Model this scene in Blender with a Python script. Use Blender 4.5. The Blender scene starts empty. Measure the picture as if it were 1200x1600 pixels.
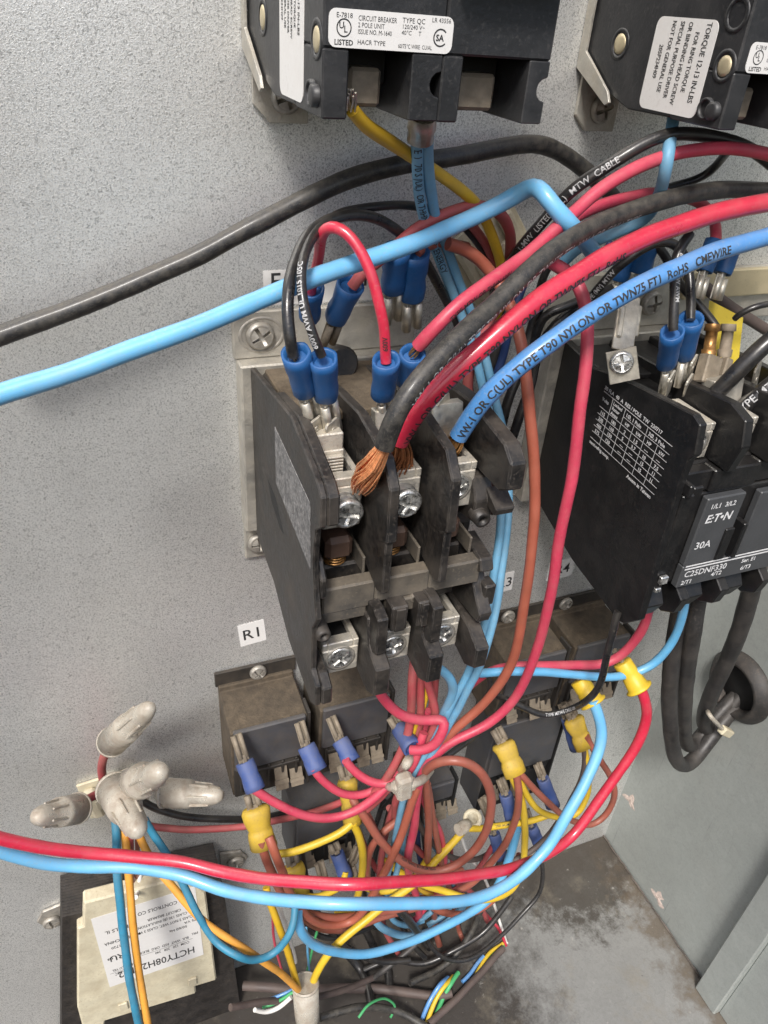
import bpy, bmesh, math, random
from mathutils import Vector, Matrix, noise
random.seed(7)
S = bpy.context.scene
COL = S.collection
# ------------------------------------------------------------------ camera
RM = Matrix(((0.9276171630240652, -0.36657570911716447, 0.07175408245133397),
             (0.1509536301915054, 0.5436024029879641, 0.8256569681155229),
             (-0.341671480219218, -0.7550620351672828, 0.5595908529040211)))   # world -> camera
CAM = Vector((0, -0.25, 0))
FPX = 1180.0
cd = bpy.data.cameras.new('camera'); cam = bpy.data.objects.new('camera', cd); COL.objects.link(cam)
cam.matrix_world = Matrix.Translation(CAM) @ RM.transposed().to_4x4()
cd.sensor_width = 36; cd.sensor_fit = 'AUTO'; cd.lens = 36 * FPX / 1600
cd.clip_start = 0.005; cd.clip_end = 50
S.camera = cam
# ------------------------------------------------------------------ sky, sun, exposure
w = bpy.data.worlds.new('World'); S.world = w; w.use_nodes = True
SUN_EL, SUN_AZ = math.radians(50), math.radians(215)      # azimuth clockwise from +Y
nt = w.node_tree; bg = nt.nodes['Background']
sky = nt.nodes.new('ShaderNodeTexSky'); sky.sky_type = 'NISHITA'; sky.sun_disc = False
sky.sun_elevation = SUN_EL; sky.sun_rotation = SUN_AZ; sky.air_density = 1.0; sky.dust_density = 3.0; sky.ozone_density = 0.5
nt.links.new(sky.outputs[0], bg.inputs[0]); bg.inputs[1].default_value = 0.12
sl = bpy.data.lights.new('sun', 'SUN'); sl.energy = 2.6; sl.angle = math.radians(12); sl.color = (1, 0.97, 0.93)
so = bpy.data.objects.new('sun', sl); COL.objects.link(so)
sd = Vector((math.sin(SUN_AZ) * math.cos(SUN_EL), math.cos(SUN_AZ) * math.cos(SUN_EL), math.sin(SUN_EL)))
so.rotation_euler = sd.to_track_quat('Z', 'Y').to_euler(); so.location = sd * 3
S.view_settings.view_transform = 'Standard'; S.view_settings.look = 'None'
S.view_settings.exposure = 0.6; S.view_settings.gamma = 1

# ------------------------------------------------------------------ coordinates: (u right, v up, h out of the panel) in mm
def W(p): return Vector((p[0] / 1000, -p[2] / 1000, p[1] / 1000))
def P(px, py, h):
    d = RM.transposed() @ Vector(((px - 600) / FPX, -(py - 800) / FPX, -1))
    t = (-h / 1000 - CAM.y) / d.y
    q = CAM + t * d
    return Vector((q.x * 1000, q.z * 1000, h))
def depth(p): return -(RM @ (W(p) - CAM)).z * 1000
def camdir(p): return Vector((-p[0], -p[1], 250 - p[2])).normalized()

# ------------------------------------------------------------------ materials
MATS = {}
def mat(name, base, rough=0.5, metal=0.0, var=0.12, vscale=120, dust=0.0, dustcol=(0.30, 0.24, 0.17), dscale=60, bump=0.0, bscale=400,
        coat=0.0, trans=0.0, sub=0.0, streak=False, dthr=0.5):
    if name in MATS: return MATS[name]
    m = bpy.data.materials.new(name); m.use_nodes = True; MATS[name] = m
    n = m.node_tree.nodes; l = m.node_tree.links; b = n['Principled BSDF']
    tc = n.new('ShaderNodeTexCoord')
    nz = n.new('ShaderNodeTexNoise'); nz.inputs['Scale'].default_value = vscale; nz.inputs['Detail'].default_value = 5
    l.new(tc.outputs['Object'], nz.inputs['Vector'])
    mr = n.new('ShaderNodeMapRange'); mr.inputs[1].default_value = 0.3; mr.inputs[2].default_value = 0.7
    mr.inputs[3].default_value = 1 - var; mr.inputs[4].default_value = 1 + var
    l.new(nz.outputs['Fac'], mr.inputs[0])
    mx = n.new('ShaderNodeMix'); mx.data_type = 'RGBA'; mx.blend_type = 'MULTIPLY'; mx.inputs[0].default_value = 1
    mx.inputs[6].default_value = (*base, 1); l.new(mr.outputs[0], mx.inputs[7])
    out = mx.outputs[2]
    rr = n.new('ShaderNodeMapRange'); rr.inputs[3].default_value = max(0, rough - 0.1); rr.inputs[4].default_value = min(1, rough + 0.12)
    l.new(nz.outputs['Fac'], rr.inputs[0]); rout = rr.outputs[0]
    if dust > 0:
        n2 = n.new('ShaderNodeTexNoise'); n2.inputs['Scale'].default_value = dscale; n2.inputs['Detail'].default_value = 8; n2.inputs['Roughness'].default_value = 0.7
        l.new(tc.outputs['Object'], n2.inputs['Vector'])
        r2 = n.new('ShaderNodeMapRange'); r2.inputs[1].default_value = dthr - 0.12; r2.inputs[2].default_value = dthr + 0.2; r2.inputs[4].default_value = dust
        l.new(n2.outputs['Fac'], r2.inputs[0])
        n5 = n.new('ShaderNodeTexNoise'); n5.inputs['Scale'].default_value = max(dscale * 9, 900); n5.inputs['Detail'].default_value = 3; l.new(tc.outputs['Object'], n5.inputs['Vector'])
        r5 = n.new('ShaderNodeMapRange'); r5.inputs[1].default_value = 0.56; r5.inputs[2].default_value = 0.70; r5.inputs[4].default_value = dust * 0.75; l.new(n5.outputs['Fac'], r5.inputs[0])
        ge = n.new('ShaderNodeNewGeometry'); sx = n.new('ShaderNodeSeparateXYZ'); l.new(ge.outputs['Normal'], sx.inputs[0])
        r6 = n.new('ShaderNodeMapRange'); r6.inputs[1].default_value = 0.45; r6.inputs[2].default_value = 1.0; r6.inputs[4].default_value = dust * 0.55; l.new(sx.outputs['Z'], r6.inputs[0])
        m6 = n.new('ShaderNodeMath'); m6.operation = 'MULTIPLY'; l.new(r6.outputs[0], m6.inputs[0]); l.new(n5.outputs['Fac'], m6.inputs[1])
        m5 = n.new('ShaderNodeMath'); m5.operation = 'MAXIMUM'; l.new(r2.outputs[0], m5.inputs[0]); l.new(r5.outputs[0], m5.inputs[1])
        m7 = n.new('ShaderNodeMath'); m7.operation = 'ADD'; m7.use_clamp = True; l.new(m5.outputs[0], m7.inputs[0]); l.new(m6.outputs[0], m7.inputs[1]); r2 = m7
        m2 = n.new('ShaderNodeMix'); m2.data_type = 'RGBA'; l.new(r2.outputs[0], m2.inputs[0]); l.new(out, m2.inputs[6]); m2.inputs[7].default_value = (*dustcol, 1)
        out = m2.outputs[2]
        m3 = n.new('ShaderNodeMix'); l.new(r2.outputs[0], m3.inputs[0]); l.new(rout, m3.inputs[2]); m3.inputs[3].default_value = 0.85
        rout = m3.outputs[0]
        if metal > 0:
            m4 = n.new('ShaderNodeMath'); m4.operation = 'MULTIPLY_ADD'; l.new(r2.outputs[0], m4.inputs[0]); m4.inputs[1].default_value = -metal; m4.inputs[2].default_value = metal
            l.new(m4.outputs[0], b.inputs['Metallic'])
    l.new(out, b.inputs['Base Color']); l.new(rout, b.inputs['Roughness'])
    if not (dust > 0 and metal > 0): b.inputs['Metallic'].default_value = metal
    b.inputs['Coat Weight'].default_value = coat; b.inputs['Coat Roughness'].default_value = 0.13
    b.inputs['Transmission Weight'].default_value = trans; b.inputs['Subsurface Weight'].default_value = sub
    b.inputs['Subsurface Radius'].default_value = (0.003, 0.003, 0.003)
    if bump > 0:
        n3 = n.new('ShaderNodeTexNoise'); n3.inputs['Scale'].default_value = bscale; n3.inputs['Detail'].default_value = 6
        if streak:
            mp = n.new('ShaderNodeMapping'); mp.inputs['Scale'].default_value = (1, 1, 0.08); l.new(tc.outputs['Object'], mp.inputs[0]); l.new(mp.outputs[0], n3.inputs['Vector'])
        else: l.new(tc.outputs['Object'], n3.inputs['Vector'])
        bp = n.new('ShaderNodeBump'); bp.inputs['Strength'].default_value = bump; bp.inputs['Distance'].default_value = 0.0006
        l.new(n3.outputs['Fac'], bp.inputs['Height']); l.new(bp.outputs[0], b.inputs['Normal'])
    return m

def galv(name, base, dark, spk=0.55, metal=0.35, rough=0.5, grime=False, scl=900):
    m = bpy.data.materials.new(name); m.use_nodes = True; MATS[name] = m
    n = m.node_tree.nodes; l = m.node_tree.links; b = n['Principled BSDF']; tc = n.new('ShaderNodeTexCoord')
    def nzn(scale, det=6, rg=0.6, vec=None, dist=0.0):
        q = n.new('ShaderNodeTexNoise'); q.inputs['Scale'].default_value = scale; q.inputs['Detail'].default_value = det
        q.inputs['Roughness'].default_value = rg; q.inputs['Distortion'].default_value = dist
        l.new(vec or tc.outputs['Object'], q.inputs['Vector']); return q.outputs['Fac']
    def rng(f, a, bb, lo=0, hi=1):
        q = n.new('ShaderNodeMapRange'); q.inputs[1].default_value = a; q.inputs[2].default_value = bb; q.inputs[3].default_value = lo; q.inputs[4].default_value = hi
        l.new(f, q.inputs[0]); return q.outputs[0]
    def mix(f, a, c, mode='MIX'):
        q = n.new('ShaderNodeMix'); q.data_type = 'RGBA'; q.blend_type = mode
        (l.new(f, q.inputs[0]) if not isinstance(f, float) else setattr(q.inputs[0], 'default_value', f))
        for i, x in ((6, a), (7, c)):
            if isinstance(x, tuple): q.inputs[i].default_value = (*x, 1)
            else: l.new(x, q.inputs[i])
        return q.outputs[2]
    vo = n.new('ShaderNodeTexVoronoi'); vo.inputs['Scale'].default_value = scl * 0.45; l.new(tc.outputs['Object'], vo.inputs['Vector'])
    sp = nzn(scl, 3, 0.7, dist=0.8)
    c1 = mix(rng(nzn(14, 4), 0.3, 0.7), base, tuple(x * 0.86 for x in base))
    c1 = mix(rng(vo.outputs['Color'], 0.0, 1.0, 0.0, 0.22), c1, tuple(x * 0.55 for x in base))
    sc = mix(rng(sp, 0.48, 0.66, 0, spk), c1, dark)
    sc = mix(rng(nzn(scl * 0.33, 2, 0.5, dist=1.5), 0.60, 0.72, 0, spk * 0.7), sc, dark)
    sc = mix(rng(nzn(scl * 1.3, 2, 0.6, dist=0.6), 0.62, 0.72, 0, spk * 0.6), sc, tuple(min(1, x * 1.25) for x in base))
    sc = mix(rng(nzn(9, 5, 0.65), 0.56, 0.75, 0, 0.22), sc, (0.40, 0.38, 0.34))
    mpp = n.new('ShaderNodeMapping'); mpp.inputs['Scale'].default_value = (1, 1, 0.035); mpp.inputs['Rotation'].default_value = (0, 0.35, 0); l.new(tc.outputs['Object'], mpp.inputs[0])
    sc = mix(rng(nzn(420, 3, 0.6, vec=mpp.outputs[0]), 0.66, 0.73, 0, 0.5), sc, tuple(x * 0.45 for x in base))
    mp2 = n.new('ShaderNodeMapping'); mp2.inputs['Scale'].default_value = (1, 1, 0.12); l.new(tc.outputs['Object'], mp2.inputs[0])
    sc = mix(rng(nzn(38, 6, 0.7, vec=mp2.outputs[0]), 0.58, 0.76, 0, 0.28), sc, tuple(x * 0.6 for x in base))
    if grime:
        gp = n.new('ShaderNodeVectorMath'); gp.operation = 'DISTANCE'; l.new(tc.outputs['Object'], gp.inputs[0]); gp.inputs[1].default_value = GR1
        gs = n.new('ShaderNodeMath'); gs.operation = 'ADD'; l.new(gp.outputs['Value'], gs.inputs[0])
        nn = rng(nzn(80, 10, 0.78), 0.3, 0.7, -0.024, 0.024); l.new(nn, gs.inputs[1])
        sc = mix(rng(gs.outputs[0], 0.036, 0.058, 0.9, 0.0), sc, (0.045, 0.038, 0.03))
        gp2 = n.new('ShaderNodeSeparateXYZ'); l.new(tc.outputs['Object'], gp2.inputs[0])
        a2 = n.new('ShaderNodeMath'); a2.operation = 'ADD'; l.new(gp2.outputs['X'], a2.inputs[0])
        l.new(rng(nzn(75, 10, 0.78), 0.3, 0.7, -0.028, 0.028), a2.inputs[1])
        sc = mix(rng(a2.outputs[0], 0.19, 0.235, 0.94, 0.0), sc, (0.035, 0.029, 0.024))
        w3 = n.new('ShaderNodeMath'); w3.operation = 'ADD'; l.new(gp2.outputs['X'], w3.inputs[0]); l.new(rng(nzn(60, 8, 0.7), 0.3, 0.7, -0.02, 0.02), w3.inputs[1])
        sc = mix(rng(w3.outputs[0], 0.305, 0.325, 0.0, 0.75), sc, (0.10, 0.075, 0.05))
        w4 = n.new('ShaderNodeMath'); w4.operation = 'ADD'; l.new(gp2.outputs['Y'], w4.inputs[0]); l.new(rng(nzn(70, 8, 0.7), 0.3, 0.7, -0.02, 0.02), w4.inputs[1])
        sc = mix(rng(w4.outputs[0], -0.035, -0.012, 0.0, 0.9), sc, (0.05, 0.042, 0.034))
        sc = mix(rng(nzn(30, 8, 0.7), 0.54, 0.72, 0, 0.5), sc, (0.22, 0.19, 0.14))
        sc = mix(rng(nzn(160, 6, 0.7), 0.64, 0.72, 0, 0.5), sc, (0.42, 0.40, 0.36))
        sc = mix(rng(nzn(260, 6, 0.7), 0.67, 0.73, 0, 0.8), sc, (0.05, 0.04, 0.035))
    l.new(sc, b.inputs['Base Color'])
    b.inputs['Metallic'].default_value = metal
    l.new(rng(sp, 0.3, 0.7, rough - 0.08, rough + 0.15), b.inputs['Roughness'])
    bp = n.new('ShaderNodeBump'); bp.inputs['Strength'].default_value = 0.45; bp.inputs['Distance'].default_value = 0.0003
    l.new(sp, bp.inputs['Height']); l.new(bp.outputs[0], b.inputs['Normal'])
    return m

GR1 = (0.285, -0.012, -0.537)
M_panel = galv('galvanised_steel', (0.88, 0.885, 0.86), (0.20, 0.205, 0.20), spk=0.8, metal=0.66, rough=0.38, scl=1700)
M_wall = galv('grey_green_sheet', (0.39, 0.415, 0.395), (0.24, 0.265, 0.25), spk=0.25, metal=0.25, rough=0.42, scl=500)
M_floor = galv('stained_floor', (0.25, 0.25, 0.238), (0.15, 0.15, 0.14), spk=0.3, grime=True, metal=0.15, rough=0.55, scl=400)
M_worn = mat('worn_black_plastic', (0.013, 0.0125, 0.0125), 0.36, var=0.4, vscale=90, dust=0.55, dustcol=(0.095, 0.078, 0.062), dscale=95, dthr=0.54, bump=0.35, bscale=350)
def edge_wear(m, col, amt=0.7, rad=0.0007):
    n = m.node_tree.nodes; l = m.node_tree.links; b = n['Principled BSDF']
    bv = n.new('ShaderNodeBevel'); bv.samples = 4; bv.inputs['Radius'].default_value = rad
    ge = n.new('ShaderNodeNewGeometry'); dt = n.new('ShaderNodeVectorMath'); dt.operation = 'DOT_PRODUCT'
    l.new(bv.outputs[0], dt.inputs[0]); l.new(ge.outputs['Normal'], dt.inputs[1])
    tc = n.new('ShaderNodeTexCoord'); nz = n.new('ShaderNodeTexNoise'); nz.inputs['Scale'].default_value = 320; nz.inputs['Detail'].default_value = 6; l.new(tc.outputs['Object'], nz.inputs['Vector'])
    mr = n.new('ShaderNodeMapRange'); mr.inputs[1].default_value = 0.985; mr.inputs[2].default_value = 0.90; mr.inputs[3].default_value = 0; mr.inputs[4].default_value = 1; l.new(dt.outputs['Value'], mr.inputs[0])
    m2 = n.new('ShaderNodeMapRange'); m2.inputs[1].default_value = 0.42; m2.inputs[2].default_value = 0.62; m2.inputs[4].default_value = amt; l.new(nz.outputs['Fac'], m2.inputs[0])
    mu = n.new('ShaderNodeMath'); mu.operation = 'MULTIPLY'; l.new(mr.outputs[0], mu.inputs[0]); l.new(m2.outputs[0], mu.inputs[1])
    mx = n.new('ShaderNodeMix'); mx.data_type = 'RGBA'; l.new(mu.outputs[0], mx.inputs[0]); l.new(b.inputs['Base Color'].links[0].from_socket, mx.inputs[6]); mx.inputs[7].default_value = (*col, 1)
    l.new(mx.outputs[2], b.inputs['Base Color'])
edge_wear(M_worn, (0.16, 0.145, 0.13), 0.6, 0.0004)
M_worngrey = mat('dusty_grey_plastic', (0.06, 0.055, 0.049), 0.5, var=0.25, vscale=60, dust=0.7, dustcol=(0.20, 0.165, 0.12), dscale=45, dthr=0.5, bump=0.3, bscale=300)
M_black = mat('clean_black_plastic', (0.010, 0.010, 0.0105), 0.34, var=0.15, dust=0.12, dustcol=(0.12, 0.10, 0.08), dthr=0.6, bump=0.12, bscale=900)
M_greyplate = mat('grey_face_plate', (0.055, 0.057, 0.06), 0.45, var=0.08, bump=0.1, bscale=900)
M_breaker = mat('breaker_bakelite', (0.019, 0.0195, 0.021), 0.4, var=0.15, dust=0.2, dustcol=(0.14, 0.13, 0.12), dthr=0.6, bump=0.15, bscale=700)
M_deep = mat('shade_and_relay_black', (0.008, 0.008, 0.008), 0.7, var=0.3)  # black put in holes and cavities as their shade; relay blocks use it too
M_dust = mat('dust_covered_plastic', (0.15, 0.115, 0.075), 0.9, var=0.3, vscale=300, dust=0.55, dustcol=(0.07, 0.055, 0.04), dscale=50, dthr=0.5, bump=0.6, bscale=900)
edge_wear(M_breaker, (0.08, 0.08, 0.08), 0.4, 0.0003); edge_wear(M_black, (0.05, 0.048, 0.045), 0.4, 0.0003); edge_wear(M_worngrey, (0.22, 0.19, 0.15), 0.5, 0.0004)
M_relay = mat('relay_cover', (0.055, 0.057, 0.064), 0.5, var=0.15, dust=0.35, dustcol=(0.14, 0.11, 0.075), dscale=80, dthr=0.55, bump=0.2)
M_steel = mat('zinc_plate', (0.52, 0.50, 0.45), 0.38, metal=0.75, var=0.15, vscale=150, dust=0.55, dustcol=(0.30, 0.26, 0.19), dscale=130, dthr=0.5, bump=0.25, bscale=1200)
M_gold = mat('yellow_chromate', (0.58, 0.50, 0.33), 0.4, metal=0.6, var=0.15, dust=0.4, dustcol=(0.35, 0.3, 0.2), dthr=0.55)
M_screw = mat('screw_steel', (0.72, 0.72, 0.70), 0.25, metal=0.95, var=0.25, vscale=500, dust=0.35, dustcol=(0.30, 0.26, 0.20), dscale=500, dthr=0.55, bump=0.3, bscale=1500)
M_oldscrew = mat('old_screw_steel', (0.42, 0.40, 0.36), 0.4, metal=0.7, var=0.25, vscale=400, dust=0.6, dustcol=(0.2, 0.17, 0.13), dscale=300, dthr=0.5)
M_alu = mat('lug_aluminium', (0.66, 0.63, 0.57), 0.36, metal=0.8, var=0.15, vscale=250, dust=0.65, dustcol=(0.34, 0.29, 0.20), dscale=220, dthr=0.5, bump=0.3, bscale=1500)
M_tin = mat('tinned_terminal', (0.58, 0.55, 0.48), 0.33, metal=0.85, var=0.2, vscale=400, dust=0.5, dustcol=(0.28, 0.24, 0.18), dscale=300, dthr=0.52)
M_dullt = mat('dull_terminal', (0.25, 0.21, 0.16), 0.6, metal=0.4, var=0.3, vscale=300, dust=0.8, dustcol=(0.19, 0.155, 0.11), dscale=250, dthr=0.48, bump=0.4)
M_cop = mat('copper', (0.95, 0.42, 0.19), 0.3, metal=0.45, var=0.35, vscale=600)
M_copd = mat('dark_copper', (0.42, 0.17, 0.075), 0.35, metal=0.6, var=0.4, vscale=600)
M_copm = mat('brown_copper', (0.45, 0.24, 0.09), 0.38, metal=0.85, var=0.35, vscale=600)
M_sticker = mat('white_sticker', (0.70, 0.69, 0.67), 0.55, var=0.04, dust=0.3, dustcol=(0.45, 0.42, 0.38), dscale=120, dthr=0.56)
M_ink = mat('black_ink', (0.03, 0.03, 0.03), 0.6, var=0.3, vscale=2000)
M_white = mat('white_ink', (0.62, 0.62, 0.62), 0.6, var=0.15, vscale=900)
M_wink = mat('grey_wire_print', (0.40, 0.40, 0.40), 0.6, var=0.4, vscale=900)
M_cream = mat('cream_plastic', (0.58, 0.53, 0.39), 0.5, var=0.1, dust=0.55, dustcol=(0.32, 0.25, 0.15), dscale=90, dthr=0.55, sub=0.1)
M_nylon = mat('natural_nylon', (0.66, 0.62, 0.53), 0.24, var=0.08, vscale=60, dust=0.8, dustcol=(0.36, 0.27, 0.19), dscale=190, dthr=0.54, sub=0.0, trans=0.42, bump=0.4, bscale=250)
M_lam = mat('grimy_laminations', (0.016, 0.014, 0.013), 0.55, var=0.5, vscale=120, dust=0.4, dustcol=(0.07, 0.055, 0.042), dscale=200, dthr=0.55, bump=0.6, bscale=500)
M_yel_card = mat('yellow_card', (0.62, 0.47, 0.04), 0.6, var=0.1, dust=0.3, dustcol=(0.2, 0.14, 0.03), dthr=0.55)
M_label = mat('scuffed_label', (0.07, 0.07, 0.072), 0.5, var=0.3, vscale=200, dust=0.9, dustcol=(0.34, 0.33, 0.32), dscale=700, dthr=0.53, bump=0.8, bscale=500)
M_rust = mat('pinkish_residue', (0.52, 0.43, 0.38), 0.9, var=0.3, vscale=500, bump=0.8)
WC = dict(
 blue=mat('blue_pvc', (0.11, 0.36, 0.60), 0.34, var=0.08, dust=0.25, dustcol=(0.30, 0.36, 0.38), dscale=90, dthr=0.58, coat=0.2, bump=0.1),
 lblue=mat('light_blue_pvc', (0.14, 0.41, 0.66), 0.36, var=0.08, vscale=90, dust=0.4, dustcol=(0.30, 0.36, 0.38), dscale=70, dthr=0.6, coat=0.35),
 mblue=mat('mid_blue_pvc', (0.075, 0.24, 0.53), 0.3, var=0.08, dust=0.4, dustcol=(0.30, 0.34, 0.38), dscale=70, dthr=0.6, coat=0.3),
 dblue=mat('dusty_blue_pvc', (0.13, 0.33, 0.50), 0.45, var=0.12, dust=0.45, dustcol=(0.20, 0.25, 0.26), dscale=90, dthr=0.52),
 teal=mat('teal_pvc', (0.03, 0.20, 0.32), 0.45, var=0.15, dust=0.35, dustcol=(0.16, 0.18, 0.16), dscale=90, dthr=0.55),
 navy=mat('navy_pvc', (0.02, 0.04, 0.12), 0.4, var=0.1),
 red=mat('red_pvc', (0.52, 0.024, 0.055), 0.3, var=0.1, dust=0.3, dustcol=(0.4, 0.17, 0.15), dscale=90, dthr=0.6, coat=0.45, bump=0.08),
 pink=mat('faded_red_pvc', (0.48, 0.045, 0.085), 0.42, var=0.1, dust=0.3, dustcol=(0.40, 0.19, 0.16), dscale=110, dthr=0.56, bump=0.15),
 dred=mat('dusty_red_pvc', (0.36, 0.055, 0.065), 0.5, var=0.15, dust=0.55, dustcol=(0.25, 0.135, 0.10), dscale=100, dthr=0.5, bump=0.2),
 brown=mat('red_brown_pvc', (0.29, 0.082, 0.055), 0.42, var=0.12, dust=0.4, dustcol=(0.22, 0.12, 0.085), dscale=110, dthr=0.55, bump=0.15),
 obrown=mat('orange_brown_pvc', (0.33, 0.09, 0.055), 0.4, var=0.1, dust=0.25, dustcol=(0.28, 0.14, 0.09), dscale=110, dthr=0.58),
 black=mat('black_pvc', (0.014, 0.014, 0.015), 0.28, var=0.2, dust=0.3, dustcol=(0.13, 0.11, 0.085), dscale=90, dthr=0.58, coat=0.15, bump=0.15),
 dblack=mat('dusty_black_pvc', (0.017, 0.0165, 0.0165), 0.42, var=0.2, dust=0.6, dustcol=(0.14, 0.125, 0.10), dscale=260, dthr=0.55, coat=0.12, bump=0.25),
 yellow=mat('yellow_pvc', (0.60, 0.41, 0.025), 0.4, var=0.08, dust=0.3, dustcol=(0.38, 0.27, 0.08), dscale=100, dthr=0.56, bump=0.1),
 gold=mat('golden_yellow_pvc', (0.58, 0.36, 0.02), 0.4, var=0.08, dust=0.3, dustcol=(0.33, 0.22, 0.06), dscale=100, dthr=0.56),
 orange=mat('orange_pvc', (0.72, 0.33, 0.05), 0.45, var=0.1, dust=0.4, dustcol=(0.36, 0.21, 0.08), dscale=100, dthr=0.54),
 white=mat('white_pvc', (0.68, 0.66, 0.62), 0.45, var=0.06), green=mat('green_pvc', (0.06, 0.33, 0.12), 0.45, var=0.1),
 jacket=mat('brown_jacket', (0.075, 0.055, 0.05), 0.55, var=0.2, dust=0.4, dustcol=(0.12, 0.09, 0.07)),
 thick=mat('thick_black_rubber', (0.022, 0.021, 0.021), 0.42, var=0.25, vscale=60, dust=0.42, dustcol=(0.12, 0.105, 0.09), dscale=70, dthr=0.52, bump=0.4, bscale=250))
M_cblue = mat('blue_vinyl_sleeve', (0.012, 0.085, 0.25), 0.42, var=0.1, vscale=100, dust=0.25, dustcol=(0.12, 0.16, 0.28), dscale=120, dthr=0.6, bump=0.15)
M_cblued = mat('dusty_blue_vinyl_sleeve', (0.035, 0.075, 0.24), 0.55, var=0.15, dust=0.55, dustcol=(0.13, 0.13, 0.16), dscale=110, dthr=0.5, bump=0.2)
M_cyel = mat('dusty_yellow_sleeve', (0.52, 0.35, 0.035), 0.5, var=0.12, vscale=80, dust=0.6, dustcol=(0.27, 0.19, 0.07), dscale=90, dthr=0.53, bump=0.4, bscale=200)
M_rubber = mat('rubber_grommet', (0.025, 0.024, 0.023), 0.55, var=0.2, dust=0.4, dustcol=(0.13, 0.10, 0.08), dthr=0.55)

# ------------------------------------------------------------------ mesh builder (mm, uvh)
class MB:
    def __init__(s): s.v = []; s.f = []; s.sm = []
    def raw(s, vs, fs, smooth=False):
        o = len(s.v); s.v += [Vector(x) for x in vs]; s.f += [tuple(i + o for i in f) for f in fs]; s.sm += [smooth] * len(fs); return s
    def poly(s, vs, fs, bev=0.0, seg=1):
        bm = bmesh.new(); bv = [bm.verts.new(v) for v in vs]
        for f in fs: bm.faces.new([bv[i] for i in f])
        bmesh.ops.recalc_face_normals(bm, faces=bm.faces)
        if bev > 0: bmesh.ops.bevel(bm, geom=list(bm.edges), offset=bev, offset_type='OFFSET', segments=seg, profile=0.7, affect='EDGES', clamp_overlap=True)
        bm.verts.index_update(); s.raw([v.co.copy() for v in bm.verts], [[v.index for v in f.verts] for f in bm.faces]); bm.free(); return s
    def box(s, u0, u1, v0, v1, h0, h1, bev=0.3, M=None):
        vs = [(a, b, c) for c in (h0, h1) for b in (v0, v1) for a in (u0, u1)]
        if M: vs = [M @ Vector(x) for x in vs]
        return s.poly(vs, [(0, 1, 3, 2), (4, 6, 7, 5), (0, 4, 5, 1), (2, 3, 7, 6), (0, 2, 6, 4), (1, 5, 7, 3)], bev)
    def prism(s, prof, a0, a1, axis='u', bev=0.3, M=None):
        mk = {'u': lambda a, p: (a, p[0], p[1]), 'v': lambda a, p: (p[0], a, p[1]), 'h': lambda a, p: (p[0], p[1], a)}[axis]
        n = len(prof); vs = [mk(a0, p) for p in prof] + [mk(a1, p) for p in prof]
        if M: vs = [M @ Vector(x) for x in vs]
        return s.poly(vs, [tuple(range(n)), tuple(range(2 * n - 1, n - 1, -1))] + [(i, (i + 1) % n, n + (i + 1) % n, n + i) for i in range(n)], bev)
    def lathe(s, p0, p1, prof, n=20, ref=None, squash=1.0, smooth=True, wob=0.0):
        """prof: list of (t in mm from p0 along p0->p1, r)"""
        p0 = Vector(p0); d = (Vector(p1) - p0).normalized()
        ref = Vector(ref) if ref is not None else (Vector((0, 0, 1)) if abs(d.z) < 0.9 else Vector((1, 0, 0)))
        a = (ref - d * ref.dot(d)).normalized(); b = d.cross(a)
        vs = []; fs = []
        for (t, r) in prof:
            for i in range(n):
                th = 2 * math.pi * i / n
                rr = r * (1 + wob * noise.noise(Vector((math.cos(th) * 1.3, math.sin(th) * 1.3, t * 0.25)) + p0 * 0.1))
                vs.append(p0 + d * t + a * (rr * squash * math.cos(th)) + b * (rr * math.sin(th)))
        for j in range(len(prof) - 1):
            for i in range(n): fs.append((j * n + i, j * n + (i + 1) % n, (j + 1) * n + (i + 1) % n, (j + 1) * n + i))
        s.raw(vs, fs, smooth)
        if prof[0][1] > 0.01: s.raw([vs[i] for i in range(n)][::-1], [tuple(range(n))])
        if prof[-1][1] > 0.01: s.raw(vs[-n:], [tuple(range(n))])
        return s
    def tube(s, path, r, n=12, caps=True):
        vs = []; fs = []; fr = frames(path)
        for k, (c, T, N, B) in enumerate(fr):
            rk = r if isinstance(r, (int, float)) else r[k]
            for i in range(n):
                th = 2 * math.pi * i / n; vs.append(c + N * (rk * math.cos(th)) + B * (rk * math.sin(th)))
        m = len(path)
        for j in range(m - 1):
            for i in range(n): fs.append((j * n + i, j * n + (i + 1) % n, (j + 1) * n + (i + 1) % n, (j + 1) * n + i))
        s.raw(vs, fs, True)
        if caps: s.raw(vs[:n][::-1], [tuple(range(n))]); s.raw(vs[-n:], [tuple(range(n))])
        return s
    def build(s, name, m, parent=None):
        off = parent['_o'] if parent and '_o' in parent else (0, 0, 0); off = Vector(off)
        me = bpy.data.meshes.new(name); me.from_pydata([W(v - off) for v in s.v], [], s.f)
        me.polygons.foreach_set('use_smooth', s.sm); me.materials.append(m); me.update()
        o = bpy.data.objects.new(name, me); COL.objects.link(o)
        if parent:
            o.parent = parent
            if '_o' in parent: o['_o'] = list(off)
        return o

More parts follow.
